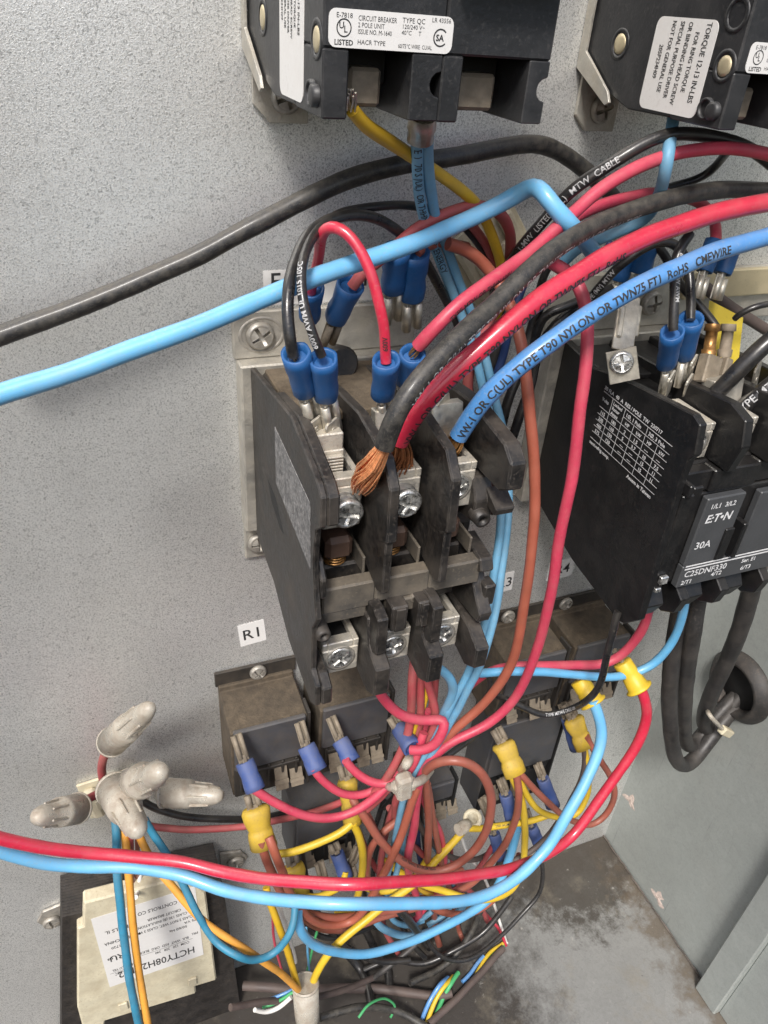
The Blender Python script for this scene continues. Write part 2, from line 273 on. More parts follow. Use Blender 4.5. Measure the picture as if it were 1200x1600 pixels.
def frames(path):
    out = []; n = len(path); N = None
    for i in range(n):
        T = (path[min(i + 1, n - 1)] - path[max(i - 1, 0)]).normalized()
        if N is None: N = (Vector((0.3, 0.2, 1)) - T * T.dot(Vector((0.3, 0.2, 1)))).normalized()
        else: N = (N - T * T.dot(N)).normalized()
        out.append((path[i], T, N, T.cross(N)))
    return out
def smooth_path(pts, step=2.0):
    pts = [Vector(p) for p in pts]
    if len(pts) == 2: pts = [pts[0], (pts[0] + pts[1]) / 2, pts[1]]
    q = [2 * pts[0] - pts[1]] + pts + [2 * pts[-1] - pts[-2]]; den = []
    for i in range(1, len(q) - 2):
        p0, p1, p2, p3 = q[i - 1:i + 3]; k = max(3, int((p2 - p1).length / 0.8))
        for j in range(k):
            t = j / k; den.append(0.5 * ((2 * p1) + (p2 - p0) * t + (2 * p0 - 5 * p1 + 4 * p2 - p3) * t * t + (3 * p1 - p0 - 3 * p2 + p3) * t ** 3))
    den.append(pts[-1]); out = [den[0]]; acc = 0
    for a, b in zip(den, den[1:]):
        acc += (b - a).length
        if acc >= step: out.append(b); acc = 0
    if (out[-1] - den[-1]).length > 0.3: out.append(den[-1])
    for _ in range(3): out = [out[0]] + [(out[i - 1] + out[i] * 2 + out[i + 1]) / 4 for i in range(1, len(out) - 1)] + [out[-1]]
    return out

def thing(name, label, cat, base=(0, 0, 0), group=None):
    o = bpy.data.objects.new(name, None); o.empty_display_size = 0.01; COL.objects.link(o); o.location = W(base); o['_o'] = list(base)
    tag(o, label, cat, group); return o
def tag(o, label, cat, group=None, kind=None):
    if label: o['label'] = label
    if cat: o['category'] = cat
    if group: o['group'] = group
    if kind: o['kind'] = kind
    return o
def struct(o): o['kind'] = 'structure'; return o

# ------------------------------------------------------------------ lettering
_tc = {}
def text2d(txt, size, align='LEFT', bold=0.0, shear=0.0, xs=1.0):
    key = (txt, size, align, bold, shear, xs)
    if key in _tc: return _tc[key]
    cu = bpy.data.curves.new('t', 'FONT'); cu.body = txt; cu.size = size; cu.align_x = align; cu.offset = bold; cu.shear = shear; cu.resolution_u = 2
    o = bpy.data.objects.new('t', cu); COL.objects.link(o); dg = bpy.context.evaluated_depsgraph_get()
    me = bpy.data.meshes.new_from_object(o.evaluated_get(dg))
    vs = [(v.co.x * xs, v.co.y) for v in me.vertices]; fs = [tuple(p.vertices) for p in me.polygons]
    bpy.data.objects.remove(o); bpy.data.curves.remove(cu); bpy.data.meshes.remove(me)
    _tc[key] = (vs, fs); return vs, fs
class Flat:
    """flat print on a plane: origin o, x direction, y direction (mm)"""
    def __init__(s, o, xd, yd): s.o = Vector(o); s.x = Vector(xd).normalized(); s.y = Vector(yd).normalized(); s.n = s.x.cross(s.y); s.mb = MB()
    def p(s, a, b, lift=0.12): return s.o + s.x * a + s.y * b + s.n * lift
    def text(s, txt, a, b, size, **k):
        k.setdefault('bold', getattr(s, 'bold', 0.0))
        vs, fs = text2d(txt, size, **k); s.mb.raw([s.p(a + x, b + y) for x, y in vs], fs); return s
    def line(s, a0, b0, a1, b1, wd, lift=0.12):
        d = Vector((a1 - a0, b1 - b0)).normalized(); q = Vector((-d.y, d.x)) * wd / 2
        s.mb.raw([s.p(a0 + q.x, b0 + q.y, lift), s.p(a0 - q.x, b0 - q.y, lift), s.p(a1 - q.x, b1 - q.y, lift), s.p(a1 + q.x, b1 + q.y, lift)], [(0, 1, 2, 3)]); return s
    def ring(s, a, b, r, wd, a0=0, a1=360):
        n = 24
        for i in range(n):
            t0 = math.radians(a0 + (a1 - a0) * i / n); t1 = math.radians(a0 + (a1 - a0) * (i + 1) / n)
            s.mb.raw([s.p(a + q * math.cos(t), b + q * math.sin(t)) for t, q in ((t0, r - wd), (t0, r), (t1, r), (t1, r - wd))], [(0, 1, 2, 3)])
        return s
    def rrect(s, a0, b0, a1, b1, r, th=0.15):
        pts = []
        for cx, cy, st in ((a1 - r, b1 - r, 0), (a0 + r, b1 - r, 90), (a0 + r, b0 + r, 180), (a1 - r, b0 + r, 270)):
            for i in range(5): t = math.radians(st + 22.5 * i); pts.append((cx + r * math.cos(t), cy + r * math.sin(t)))
        n = len(pts); mb = MB()
        vs = [s.p(x, y, 0.0) for x, y in pts] + [s.p(x, y, th) for x, y in pts]
        mb.raw(vs, [tuple(range(n, 2 * n))] + [(i, (i + 1) % n, n + (i + 1) % n, n + i) for i in range(n)])
        return mb
    def build(s, name, m, parent): return s.mb.build(name, m, parent)
def wrap_text(path, r, txt, size, s0, ang, m, parent, bold=0.0, flip=False, face=None, xs=1.0):
    vs, fs = text2d(txt, size, bold=bold, xs=xs)
    bm = bmesh.new(); bv = [bm.verts.new((x, y, 0)) for x, y in vs]
    for f in fs:
        try: bm.faces.new([bv[i] for i in f])
        except ValueError: pass
    bmesh.ops.triangulate(bm, faces=bm.faces)
    for _ in range(2):
        le = [e for e in bm.edges if e.calc_length() > 0.7]
        if le: bmesh.ops.subdivide_edges(bm, edges=le, cuts=1); bmesh.ops.triangulate(bm, faces=bm.faces)
    if flip: path = path[::-1]
    L = [0]
    for a, b in zip(path, path[1:]): L.append(L[-1] + (b - a).length)
    out = []
    import bisect
    bm.verts.index_update()
    for v in bm.verts:
        q = min(max(s0 + v.co.x, 0.01), L[-1] - 0.01); i = min(bisect.bisect(L, q) - 1, len(path) - 2); t = (q - L[i]) / (L[i + 1] - L[i])
        c = path[i].lerp(path[i + 1], t)
        Ta = (path[min(i + 1, len(path) - 1)] - path[max(i - 1, 0)]).normalized(); Tb = (path[min(i + 2, len(path) - 1)] - path[i]).normalized()
        T = Ta.lerp(Tb, t).normalized(); fd = face or camdir(c); N = (fd - T * T.dot(fd)).normalized(); B = N.cross(T)
        a = math.radians(ang) + (v.co.y - size * 0.35) / r
        out.append(c + (N * math.cos(a) + B * math.sin(a)) * (r + 0.10))
    mb = MB(); mb.raw(out, [tuple(v.index for v in f.verts) for f in bm.faces], True); bm.free()
    return mb.build('printed_lettering', m, parent)

# ------------------------------------------------------------------ small hardware
def phillips(c, R, th, parent, m=None, name='screw', axis=(0, 0, 1), rot=20, thread=0.0, dome=0.25):
    """screw head with a real cross recess; c = underside centre of the head"""
    m = m or M_oldscrew; ax = Vector(axis).normalized(); c = Vector(c)
    ref = Vector((1, 0, 0)); a = (ref - ax * ref.dot(ax)).normalized(); b = ax.cross(a)
    r = math.radians(rot); a, b = a * math.cos(r) + b * math.sin(r), b * math.cos(r) - a * math.sin(r)
    mb = MB()
    if thread > 0:
        pr = []; t = -thread
        while t < -0.2: pr += [(t + thread, R * 0.82), (t + thread + 0.45, R * 0.98)]; t += 0.9
        mb.lathe(c - ax * thread, c, pr, 22)
    base = th * 0.45
    mb.lathe(c, c + ax, [(0, R * 0.97), (0, R), (th * 0.45, R), (th * 0.8, R * 0.9), (th, R * 0.72), (base, R * 0.70), (base, 0.0)], 24)
    g = R * 0.13; L = R * 0.62
    for sx, sy in ((1, 1), (-1, 1), (-1, -1), (1, -1)):
        pts = [(g, g), (L, g)] + [(R * 0.73 * math.cos(t), R * 0.73 * math.sin(t)) for t in [math.radians(x) for x in (12, 30, 45, 60, 78)]] + [(g, L)]
        pts = [(p[0] * sx, p[1] * sy) for p in pts]
        if sx * sy < 0: pts = pts[::-1]
        n = len(pts); lo = [c + a * p[0] + b * p[1] + ax * (base - 0.05) for p in pts]
        hi = [c + a * p[0] + b * p[1] + ax * (th * (1.0 + dome * (1 - (p[0] ** 2 + p[1] ** 2) / (R * R * 0.55)))) for p in pts]
        mb.raw(lo + hi, [tuple(range(n, 2 * n))] + [(i, (i + 1) % n, n + (i + 1) % n, n + i) for i in range(n)])
    return mb.build(name, m, parent)
def sleeve(p0, p1, r, parent, m=M_cblue, name='crimp_sleeve', squash=1.0, ref=None, wob=0.05, flare=1.10):
    r = r * 0.86 * random.uniform(0.95, 1.04); squash = squash * random.uniform(0.84, 1.0); wob = random.uniform(0.06, 0.16)
    """insulating crimp sleeve from mouth p0 (wire side) to p1"""
    L = (Vector(p1) - Vector(p0)).length; rr = r * flare
    pr = [(2.0, r * 0.70), (0.0, rr * 0.80), (-0.1, rr), (L * 0.18, rr * 0.98), (L * 0.36, r * 1.04), (L * 0.52, r * 0.96), (L * 0.72, r * 1.0), (L * 0.97, r * 0.97), (L, r * 0.9), (L - 0.5, r * 0.62), (L - 1.5, 0.01)]
    mb = MB(); mb.lathe(p0, p1, pr, 20, ref=ref, squash=squash, wob=wob)
    return mb.build(name, m, parent)
def receptacle(p0, p1, wd, parent, ref, m=None, name='blade_socket'):
    """female quick-connect: plate with two rolled edges, p0 = sleeve side"""
    m = m or M_tin; p0 = Vector(p0); p1 = Vector(p1); d = (p1 - p0).normalized(); L = (p1 - p0).length
    n = Vector(ref); n = (n - d * n.dot(d)).normalized(); s = d.cross(n); mb = MB()
    MM = Matrix(((s.x, d.x, n.x, p0.x), (s.y, d.y, n.y, p0.y), (s.z, d.z, n.z, p0.z), (0, 0, 0, 1)))
    mb.box(-wd / 2, wd / 2, 0, L, -0.4, 0.1, 0.1, M=MM)
    for sg in (-1, 1):
        q0 = p0 + s * (sg * wd * 0.30) + n * 0.7
        mb.lathe(q0 + d * (L * 0.15), q0 + d * L, [(0.5, 0.3), (0, 0.55), (0, wd * 0.2), (L * 0.85, wd * 0.2), (L * 0.85, 0.5)], 12)
    mb.box(-wd * 0.22, wd * 0.22, -1.0, L * 0.25, -0.5, 1.1, 0.3, M=MM)
    return mb.build(name, m, parent)
def blade(p0, p1, wd, parent, ref, m=None, name='tab_terminal'):
    m = m or M_tin; p0 = Vector(p0); p1 = Vector(p1); d = (p1 - p0).normalized(); L = (p1 - p0).length
    n = Vector(ref); n = (n - d * n.dot(d)).normalized(); s = d.cross(n)
    MM = Matrix(((s.x, d.x, n.x, p0.x), (s.y, d.y, n.y, p0.y), (s.z, d.z, n.z, p0.z), (0, 0, 0, 1))); mb = MB()
    mb.prism([(-wd / 2, 0), (wd / 2, 0), (wd / 2, L - 1), (wd / 2 - 0.9, L), (-wd / 2 + 0.9, L), (-wd / 2, L - 1)], -0.4, 0.4, 'h', 0.12, M=MM)
    mb.lathe(p0 + d * (L * 0.7) + n * 0.35, p0 + d * (L * 0.7) + n, [(0, 0.9), (0.2, 0.9), (0.2, 0.5), (0.02, 0.45)], 10)
    return mb.build(name, m, parent)
def strands(p0, p1, r, parent, m=M_cop, n=24, spread=1.0, bulge=0.5, name='copper_strands', bend=(0, 0, 0), sr=0.24):
    p0 = Vector(p0); p1 = Vector(p1); d = (p1 - p0).normalized(); a = d.orthogonal().normalized(); b = d.cross(a); mb = MB()
    for i in range(n):
        th = random.uniform(0, 6.28); q = r * math.sqrt(random.random()); o = a * math.cos(th) + b * math.sin(th); tw = 0.7
        tw += random.uniform(-.25, .25); o2 = a * math.cos(th + tw) + b * math.sin(th + tw); e = random.uniform(0.86, 1.04)
        pts = [p0 + o * q * 0.8, p0.lerp(p1, 0.35 * e) + o * q * (1 + bulge) + Vector(bend), p0.lerp(p1, 0.7 * e) + o2 * q * (1 + bulge) * spread + Vector(bend) * 0.8, p0.lerp(p1, e) + o2 * q * spread]
        mb.tube(smooth_path(pts, 1.2), sr, 6)
    o = mb.build(name, m, parent); o['kind'] = 'stuff'; return o

# ================================================================== THE CABINET
UL, UR, VT, VB = -330, 330, 190, -537
struct(MB().box(UL, UR, VB - 20, VT, -2, 0, 0).build('back_panel', M_panel))
struct(MB().box(UR, UR + 2, -720, VT, -2, 175, 0).build('side_wall', M_wall))
struct(MB().box(UL, UR - 0.3, VB - 2, VB, 0.3, 175, 0).build('cabinet_floor', M_floor))
fl = MB(); fl.box(UR - 9, UR - 0.3, VB + 0.5, VT, 116, 134, 0.8); fl.box(UR - 4, UR - 0.3, VB + 0.5, VT, 134, 172, 0.5)
struct(fl.build('wall_flange', M_wall))
# floor joint bead and scraps of residue
mb = MB()
pth = smooth_path([(330 - 1.5, VB + 1.2, h) for h in range(0, 118, 9)], 3)
mb.tube([p + Vector((random.uniform(-.5, .5), random.uniform(-.5, .5), 0)) for p in pth], 0.6, 6)
struct(mb.build('wall_seam', mat('sealant_dirt', (0.05, 0.045, 0.04), 0.8, dust=0.5, dustcol=(0.25, 0.2, 0.17))))
def splat(px, py, plane, r, name, label):
    mb = MB(); n = 18
    c = P(px, py, 0)
    if plane == 'wall':
        d = RM.transposed() @ Vector(((px - 600) / FPX, -(py - 800) / FPX, -1)); t = (0.330 - CAM.x) / d.x; q = CAM + d * t; c = Vector((330, q.z * 1000, -q.y * 1000)); ax = Vector((-1, 0, 0)); e1 = Vector((0, 1, 0)); e2 = Vector((0, 0, 1))
    vs = []
    for ring, f in enumerate((1.0, 0.75, 0.45, 0.0)):
        for i in range(n):
            t = i * 2 * math.pi / n; k = r * f * (1 + 0.45 * math.sin(3 * t + 1) + 0.3 * random.uniform(-1, 1)); vs.append(c + e1 * k * math.cos(t) * 0.8 + e2 * k * math.sin(t) + ax * (0.05 + 0.5 * (1 - f) * random.uniform(0.4, 1)))
    fs = [(j * n + i, j * n + (i + 1) % n, (j + 1) * n + (i + 1) % n, (j + 1) * n + i) for j in range(3) for i in range(n)]
    mb.raw(vs, fs); tag(mb.build(name, M_rust), label, 'residue')
splat(985, 1251, 'wall', 6, 'residue_patch', 'pinkish crumbly residue patch stuck on the right wall below the red looped wire')
splat(1028, 1402, 'wall', 6, 'residue_patch', 'small pale residue flakes along the floor edge of the right wall')

# ================================================================== STICKERS
def sticker(px, py, h, wd, ht, txt, size, rot, label, xo=0.0):
    c = P(px, py, h); r = math.radians(rot); xd = Vector((math.cos(r), math.sin(r), 0)); yd = Vector((-math.sin(r), math.cos(r), 0))
    t = thing('label_sticker', label, 'label', c, 'printed stickers on the back panel')
    F = Flat(c, xd, yd); F.rrect(-wd / 2, -ht / 2, wd / 2, ht / 2, 0.3).build('sticker_base', M_sticker, t)
    F.o = F.o + Vector((0, 0, 0.15)); F.text(txt, xo, -size * 0.34 + (2.2 if len(txt) > 3 else 0), size, align='CENTER', bold=0.06); F.build('printed_lettering', M_ink, t)
sticker(394, 989, 0.1, 12, 13, 'R1', 8.5, 5, 'white sticker reading R1 above the brown topped relay')
sticker(506, 446, 0.1, 43, 12, 'F C         R', 8.5, 0, 'long white sticker reading FC R above the left contactor bracket')
sticker(772, 914, 0.1, 22, 12.5, 'R3', 8.5, 3, 'white sticker reading R3 behind the blue wires', xo=6)
sticker(876, 889, 0.1, 16, 12.5, 'R4', 8.5, 2, 'white sticker reading R4 behind the faded red wire', xo=1)
# faint red pen mark on the panel
mb = MB()
for k in range(4):
    c = P(858 + k * 8, 858 - (k % 2) * 5, 0.1); mb.tube(smooth_path([c, c + Vector((3, 4, 0)), c + Vector((5, 9, 0))], 1), 0.15, 4)
tag(mb.build('pen_mark', mat('faint_red_ink', (0.35, 0.16, 0.15), 0.8)), 'faint red pen scribble on the panel above the R4 sticker', 'pen mark')

# ================================================================== CONTACTORS
def lug(uc, v0, v1, h0, h1, parent, wd=13.0, proud=0.0, screwrot=20, hollow=True):
    """box lug with an open wire hole in its top face; the clamping screw sits in its front face"""
    mb = MB(); a, b = uc - wd / 2, uc + wd / 2; t = 2.0; ht = v1
    mb.box(a, b, v0, v1 - 3.0, h0, h1, 0.5)                                        # solid lower block
    mb.box(a, a + t, v1 - 3.0, v1, h0, h1, 0.35); mb.box(b - t, b, v1 - 3.0, v1, h0, h1, 0.35)
    mb.box(a + t, b - t, v1 - 3.0, v1, h1 - 4.2, h1, 0.35); mb.box(a + t, b - t, v1 - 3.0, v1, h0, h0 + 2, 0.3)
    l = mb.build('box_lug', M_alu, parent)
    MB().box(a + t, b - t, v1 - 3.05, v1 - 2.6, h0 + 2, h1 - 4.2, 0).build('wire_hole', M_deep, l)
    vc = (v0 + v1) / 2 - 0.5
    if proud > 0:
        phillips((uc, vc, h1 + proud), 5.0, 1.6, parent, M_screw, 'lug_screw', rot=screwrot, thread=proud + 0.5, dome=0.1)
    else:
        MB().lathe((uc, vc, h1 - 0.1), (uc, vc, h1 + 1), [(0, 5.4), (0.22, 5.4), (0.22, 4.6), (0.12, 4.4)], 24).build('screw_bore', M_oldscrew, l)
        phillips((uc, vc, h1 - 0.25), 4.5, 0.8, parent, M_screw, 'lug_screw', rot=screwrot, dome=0.0)
    return l

# --- left worn contactor -------------------------------------------------
A = thing('contactor', 'worn dusty three pole contactor on the left with exposed copper in its top lugs', 'contactor', (86, -195, 3))
A0 = 53.8
# mounting plate: tabs on the panel, raised centre
mp = MB()
mp.box(49.5, 118, -107.5, -90.5, 0.3, 3.0, 0.5); mp.box(50.5, 118, -178, -107.6, 0.3, 9.0, 0.6); mp.box(51, 118, -196, -178.1, 0.3, 2.6, 0.5)
plate = mp.build('mounting_plate', M_steel, A)
sl_ = MB(); sl_.lathe((59.5, -99, 3.0), (59.5, -99, 4), [(0, 6.6), (0.25, 6.4), (0.25, 5.7), (0.05, 5.5)], 26, squash=1.25, ref=(1, 0, 0)); sl_.build('slot_rim', M_oldscrew, plate)
phillips((58.8, -99, 3.0), 5.0, 2.6, A, M_oldscrew, 'mounting_screw', rot=30)
phillips((56.5, -188, 2.6), 4.6, 2.6, A, M_oldscrew, 'mounting_screw', rot=5)
# ear on the right side with its own screw
MB().prism([(118, -176), (128, -180), (129.5, -188), (118, -196)], 0.3, 3, 'h', 0.4).build('plate_ear', M_steel, A)
phillips((124, -184, 3.0), 4.4, 3.2, A, M_oldscrew, 'mounting_screw', rot=50)
# base block and walls
MB().box(57.6, 115.5, -186, -110, 9.1, 38, 1.0).build('base_block', M_worn, A)
MB().box(57.6, 115.5, -194, -176.1, 38.1, 56, 1.0).build('lower_housing', M_worn, A)
MB().box(57.6, 112.5, -176, -153, 38.1, 68, 0.8).build('contact_housing', M_worn, A)
MB().box(57.6, 112.5, -134.5, -116, 38.1, 48, 0.8).build('terminal_housing', M_worn, A)
MB().box(57.7, 112.4, -152.8, -134.7, 38.2, 42, 0.2).build('cavity_floor', M_deep, A)  # near-black colour paints the shade at the bottom of the contact cavity
MB().box(58.6, 112.4, -111.8, -108.6, 10, 47, 0.5).build('dusty_top_plate', M_dust, A)
PA = [(-108, 9.1), (-104, 40), (-101.5, 60), (-108.5, 86), (-111, 89.5), (-120.5, 90), (-124.5, 85.5), (-137, 84), (-148, 86), (-156, 88.5), (-162, 85), (-180, 85), (-183, 90), (-192, 90), (-195.5, 85), (-191.5, 58), (-181, 38), (-177.5, 12)]
sw = MB(); sw.prism(PA, A0, A0 + 1.9, 'u', 0.35); sw.build('side_wall_panel', M_worn, A)
sw = MB(); sw.prism([(-106, 34), (-101.5, 60), (-108.5, 86), (-111, 89.6), (-120.6, 90.1), (-124.4, 80), (-126, 40)], A0 + 1.95, A0 + 5.6, 'u', 0.6)
sw.prism([(-181, 60), (-181, 86), (-184, 91), (-191, 91), (-195, 85), (-192, 62)], A0 + 1.95, A0 + 5.5, 'u', 0.5)
sw.prism([(-137, 70), (-138, 82), (-143, 86), (-150, 86), (-153, 82), (-153, 70)], A0 + 1.95, A0 + 4.0, 'u', 0.5)
sw.lathe((A0 + 3.4, -165, 80), (A0 + 3.4, -165, 88), [(0, 2.6), (6.5, 2.4), (7, 1.8), (7, 1.2), (4, 1.1)], 14)
sw.build('left_barrier', M_worn, A)
LB = Flat((A0, 0, 0), (0, 0, 1), (0, 1, 0))      # seen from the left: x = +h , y = +v ; normal = -u
mb = MB(); q = [(-114, 42), (-118.6, 80.5), (-141, 82), (-134.5, 43)]
mb.raw([(A0 - 0.15, p[0], p[1]) for p in q][::-1], [(0, 1, 2, 3)]); mb.raw([(A0 - 0.15, p[0], p[1]) for p in q] + [(A0 + 0.1, p[0], p[1]) for p in q], [(i, (i + 1) % 4, 4 + (i + 1) % 4, 4 + i) for i in range(4)])
lab = mb.build('rating_label', M_label, A)
# flat dark pieces painting the shade of a groove and a recess
MB().prism([(-121.5, 55), (-123, 78), (-124, 78), (-123, 40)], A0 - 0.02, A0 + 0.03, 'u', 0).build('label_groove_shade', M_deep, lab)
MB().prism([(-140, 32), (-141, 42), (-149, 52), (-150, 48), (-146, 36)], A0 - 0.05, A0 + 0.4, 'u', 0).build('side_slot_shade', M_deep, A)
# inner barriers (top): tall fin with a chamfered nose and a long narrow tongue
for uc, nm in ((76.2, 'barrier'), (95.6, 'barrier')):
    b = MB()
    b.prism([(-109, 12), (-104.5, 40), (-102.5, 60), (-106, 82), (-113, 88), (-131, 89), (-134, 84), (-136, 60), (-126, 20)], uc - 1.7, uc + 1.7, 'u', 0.5)
    b.prism([(-131.5, 62), (-131.5, 87.5), (-151, 88), (-153, 84), (-146, 60)], uc - 1.3, uc + 1.3, 'u', 0.4)
    b.build(nm, M_worn, A)
    b = MB()                                                    # lower fin
    b.prism([(-163, 50), (-160, 84), (-161.5, 88.5), (-176, 89.0), (-178, 86), (-178, 50)], uc - 1.9, uc + 1.9, 'u', 0.4)
    b.prism([(-164, 40), (-166, 82), (-176.5, 84), (-180, 92), (-192, 92), (-196, 86), (-190, 40)], uc - 2.7, uc + 2.7, 'u', 0.5)
    b.build('lower_barrier', M_worn, A)
# right outer wall
b = MB()
b.prism([(-109, 12), (-105, 40), (-103, 60), (-106, 83), (-110, 88.5), (-119, 89), (-122, 84), (-122, 60), (-120, 14)], 112.6, 118.2, 'u', 0.6)
b.prism([(-116, 10), (-118, 60), (-123, 62), (-150, 64), (-176, 60), (-176, 10)], 114.8, 117.6, 'u', 0.4)
b.prism([(-122.5, 58), (-124, 72), (-131, 76), (-139, 76), (-141, 66), (-148, 64), (-150, 56)], 110.5, 117.4, 'u', 0.5)
b.lathe((112.6, -136.5, 74), (112.6, -136.5, 82), [(0, 3.0), (5, 2.8), (5.2, 1.6), (2, 1.5)], 14)
b.prism([(-127, 74), (-131, 82), (-134, 81), (-133, 74)], 115, 122, 'u', 0.4)
b.build('right_barrier', M_worn, A)
b = MB()
b.prism([(-150, 66), (-152, 80), (-156, 82), (-160, 76), (-166, 80), (-172, 86), (-176, 85), (-178, 66)], 113.5, 118.5, 'u', 0.5)
b.prism([(-176, 50), (-180, 82), (-184, 90), (-193, 90), (-197, 84), (-190, 50)], 112.2, 117.4, 'u', 0.6)
b.box(116.4, 121.0, -172, -163, 76, 82, 0.6)
b.build('right_lower_barrier', M_worn, A)
UC = (67.0, 86.2, 105.3)
for i, uc in enumerate(UC):
    lug(uc, -136.0 + (0.6 * i), -118.0, 50, 71 + i * 0.5, A, 12.4, proud=(4.5, 4.0, 0)[i], screwrot=(75, 60, 25)[i])
    lug(uc - 0.5, -192.5, -178.5, 58, 77.5, A, 13.0, proud=0, screwrot=(40, 15, 30)[i])
    # contact block (brown carrier and its spring) in the middle opening
    c = MB(); c.box(uc - 4.6, uc + 4.6, -149, -140.5, 44, 71, 1.6)
    cb = c.build('contact_carrier', mat('brown_phenolic', (0.075, 0.045, 0.032), 0.5, var=0.2), A)
    sp = []; 
    for k in range(40): t = k / 39 * 6.28 * 3; sp.append(Vector((uc + 3.4 * math.cos(t), -149.4 - 0.08 * k, 66 + 3.4 * math.sin(t))))
    MB().tube(sp, 0.4, 6).build('contact_spring', M_copm, cb)
    # smoky cover piece in front
    v0 = (-166.5, -165.5, -166)[i]
    c = MB(); c.box(uc - (8.2 if i == 0 else 9.6), uc + 9.5, v0 + 3.5, -152.6, 74, 79.5, 0.6);
    c.box(uc + 6.4, uc + 7.4, -152.9, -146, 50, 75, 0.4)
    if i == 0: c.box(uc - 8.2, uc + 7.4, v0 - 1.5, v0 + 3.4, 75, 78.6, 0.6)
    if i == 1: c.box(uc - 5, uc + 5, v0 - 2, v0 + 3.4, 76, 80.5, 0.5); c.lathe((uc + 4.5, -163, 79), (uc + 4.5, -163, 82), [(0, 1.7), (1.8, 1.6), (1.8, 0.9), (1, 0.8)], 12)
    c.build('arc_cover', M_worngrey, A)
# little posts in front of the lower barriers
for uc, w_ in ((83.6, 2.9), (92.4, 2.3)):
    c = MB(); c.box(uc - w_ , uc + w_, -171.5, -161, 79, 85.0, 0.5); c.box(uc - w_ + 1.2, uc + w_ - 1.2, -171, -161.5, 84.9, 85.9, 0.2); c.build('latch_post', M_worn, A)
# slotted terminal spring beside lug one, and quick-connect blades
c = MB(); c.box(60.6, 69.0, -112.5, -106.5, 60, 64, 0.4)
for k in range(9): c.box(61.2, 68.4, -113.8 - k * 1.05, -113.2 - k * 1.05, 64.5, 66.4, 0.12)
c.box(60.6, 69.2, -123, -112, 61.5, 64.4, 0.3)
c.build('louvred_terminal', M_alu, A)
for (px, py, h, px2, py2, h2) in ((497, 700, 60, 492, 655, 62), (524, 700, 60, 518, 658, 62), (700, 690, 52, 692, 620, 58), (683, 690, 50, 676, 640, 54), (608, 660, 45, 604, 640, 50)):
    blade(P(px, py, h), P(px2, py2, h2), 6.2, A, (0.6, 0, 1))
for i, uc in enumerate((86.2, 105.3)):
    b = MB(); b.prism([(-104, 55), (-103.5, 59), (-115, 62), (-116, 57)], uc - 5.5, uc + 5.5, 'u', 0.3); b.build('terminal_strap', M_tin, A)
# black round post behind the red crimp terminals
MB().lathe((84, -110, 3), (84, -104, 22), [(0, 6), (16, 6), (17.5, 5)], 18).build('round_boss', M_worn, A)

# --- right newer contactor -------------------------------------------------
Bc = thing('contactor', 'clean black three pole contactor on the right with a white printed ratings table', 'contactor', (215, -195, 3))
B0 = 182.3
mp = MB(); mp.box(176.5, 300, -107.5, -84, 0.3, 3.0, 0.5); mp.box(177.5, 252, -186, -107.6, 0.3, 9.0, 0.6)
mp.build('mounting_plate', M_steel, Bc)
MB().box(240, 300, -96, -84, 3.1, 6, 0.6).build('plate_edge', M_gold, Bc)
phillips((226, -97, 3.0), 5.2, 3.0, Bc, M_oldscrew, 'mounting_screw', rot=10)
phillips((175, -183, 0.3), 4.2, 3.0, Bc, M_oldscrew, 'mounting_screw', rot=50)
PB = [(-108, 9.1), (-111, 30), (-108.4, 43), (-106.5, 60), (-104.2, 84), (-106, 88), (-116, 90), (-119, 88), (-128, 87.5), (-178, 90), (-188.5, 90.5), (-196, 84), (-197.3, 80), (-192.5, 46), (-183, 15), (-177, 9.1)]
MB().prism(PB, B0, B0 + 3.2, 'u', 0.4).build('side_wall_panel', M_black, Bc)
mb = MB(); mb.box(B0 + 3.3, 247.5, -178, -113, 9.1, 54, 0.8); mb.box(B0 + 3.3, 247.5, -184, -127, 54.1, 79, 0.8)
mb.build('body', M_black, Bc)
for uc in (204, 224, 246):
    b = MB(); b.prism([(-108, 12), (-106, 60), (-104.2, 80), (-107, 88), (-116, 90.5), (-127, 88), (-127, 30), (-126, 12)], uc - 2.0, uc + 2.0, 'u', 0.4); b.build('barrier', M_black, Bc); b = MB()
    b.prism([(-176, 60), (-178, 82), (-184, 90), (-192, 88), (-196, 82), (-192, 55), (-184, 50)], uc - 2.2, uc + 2.2, 'u', 0.4); b.build('lower_barrier', M_black, Bc)
for i, uc in enumerate((194.5, 214, 235)):
    lug(uc, -126.5, -112.5, 58, 78, Bc, 13, proud=0, screwrot=30)
    b = MB(); b.prism([(-178, 50), (-179, 80), (-188, 86), (-196, 82), (-192, 55)], uc - 6.5, uc + 3.5, 'u', 0.4); b.build('lower_shroud', M_black, Bc)
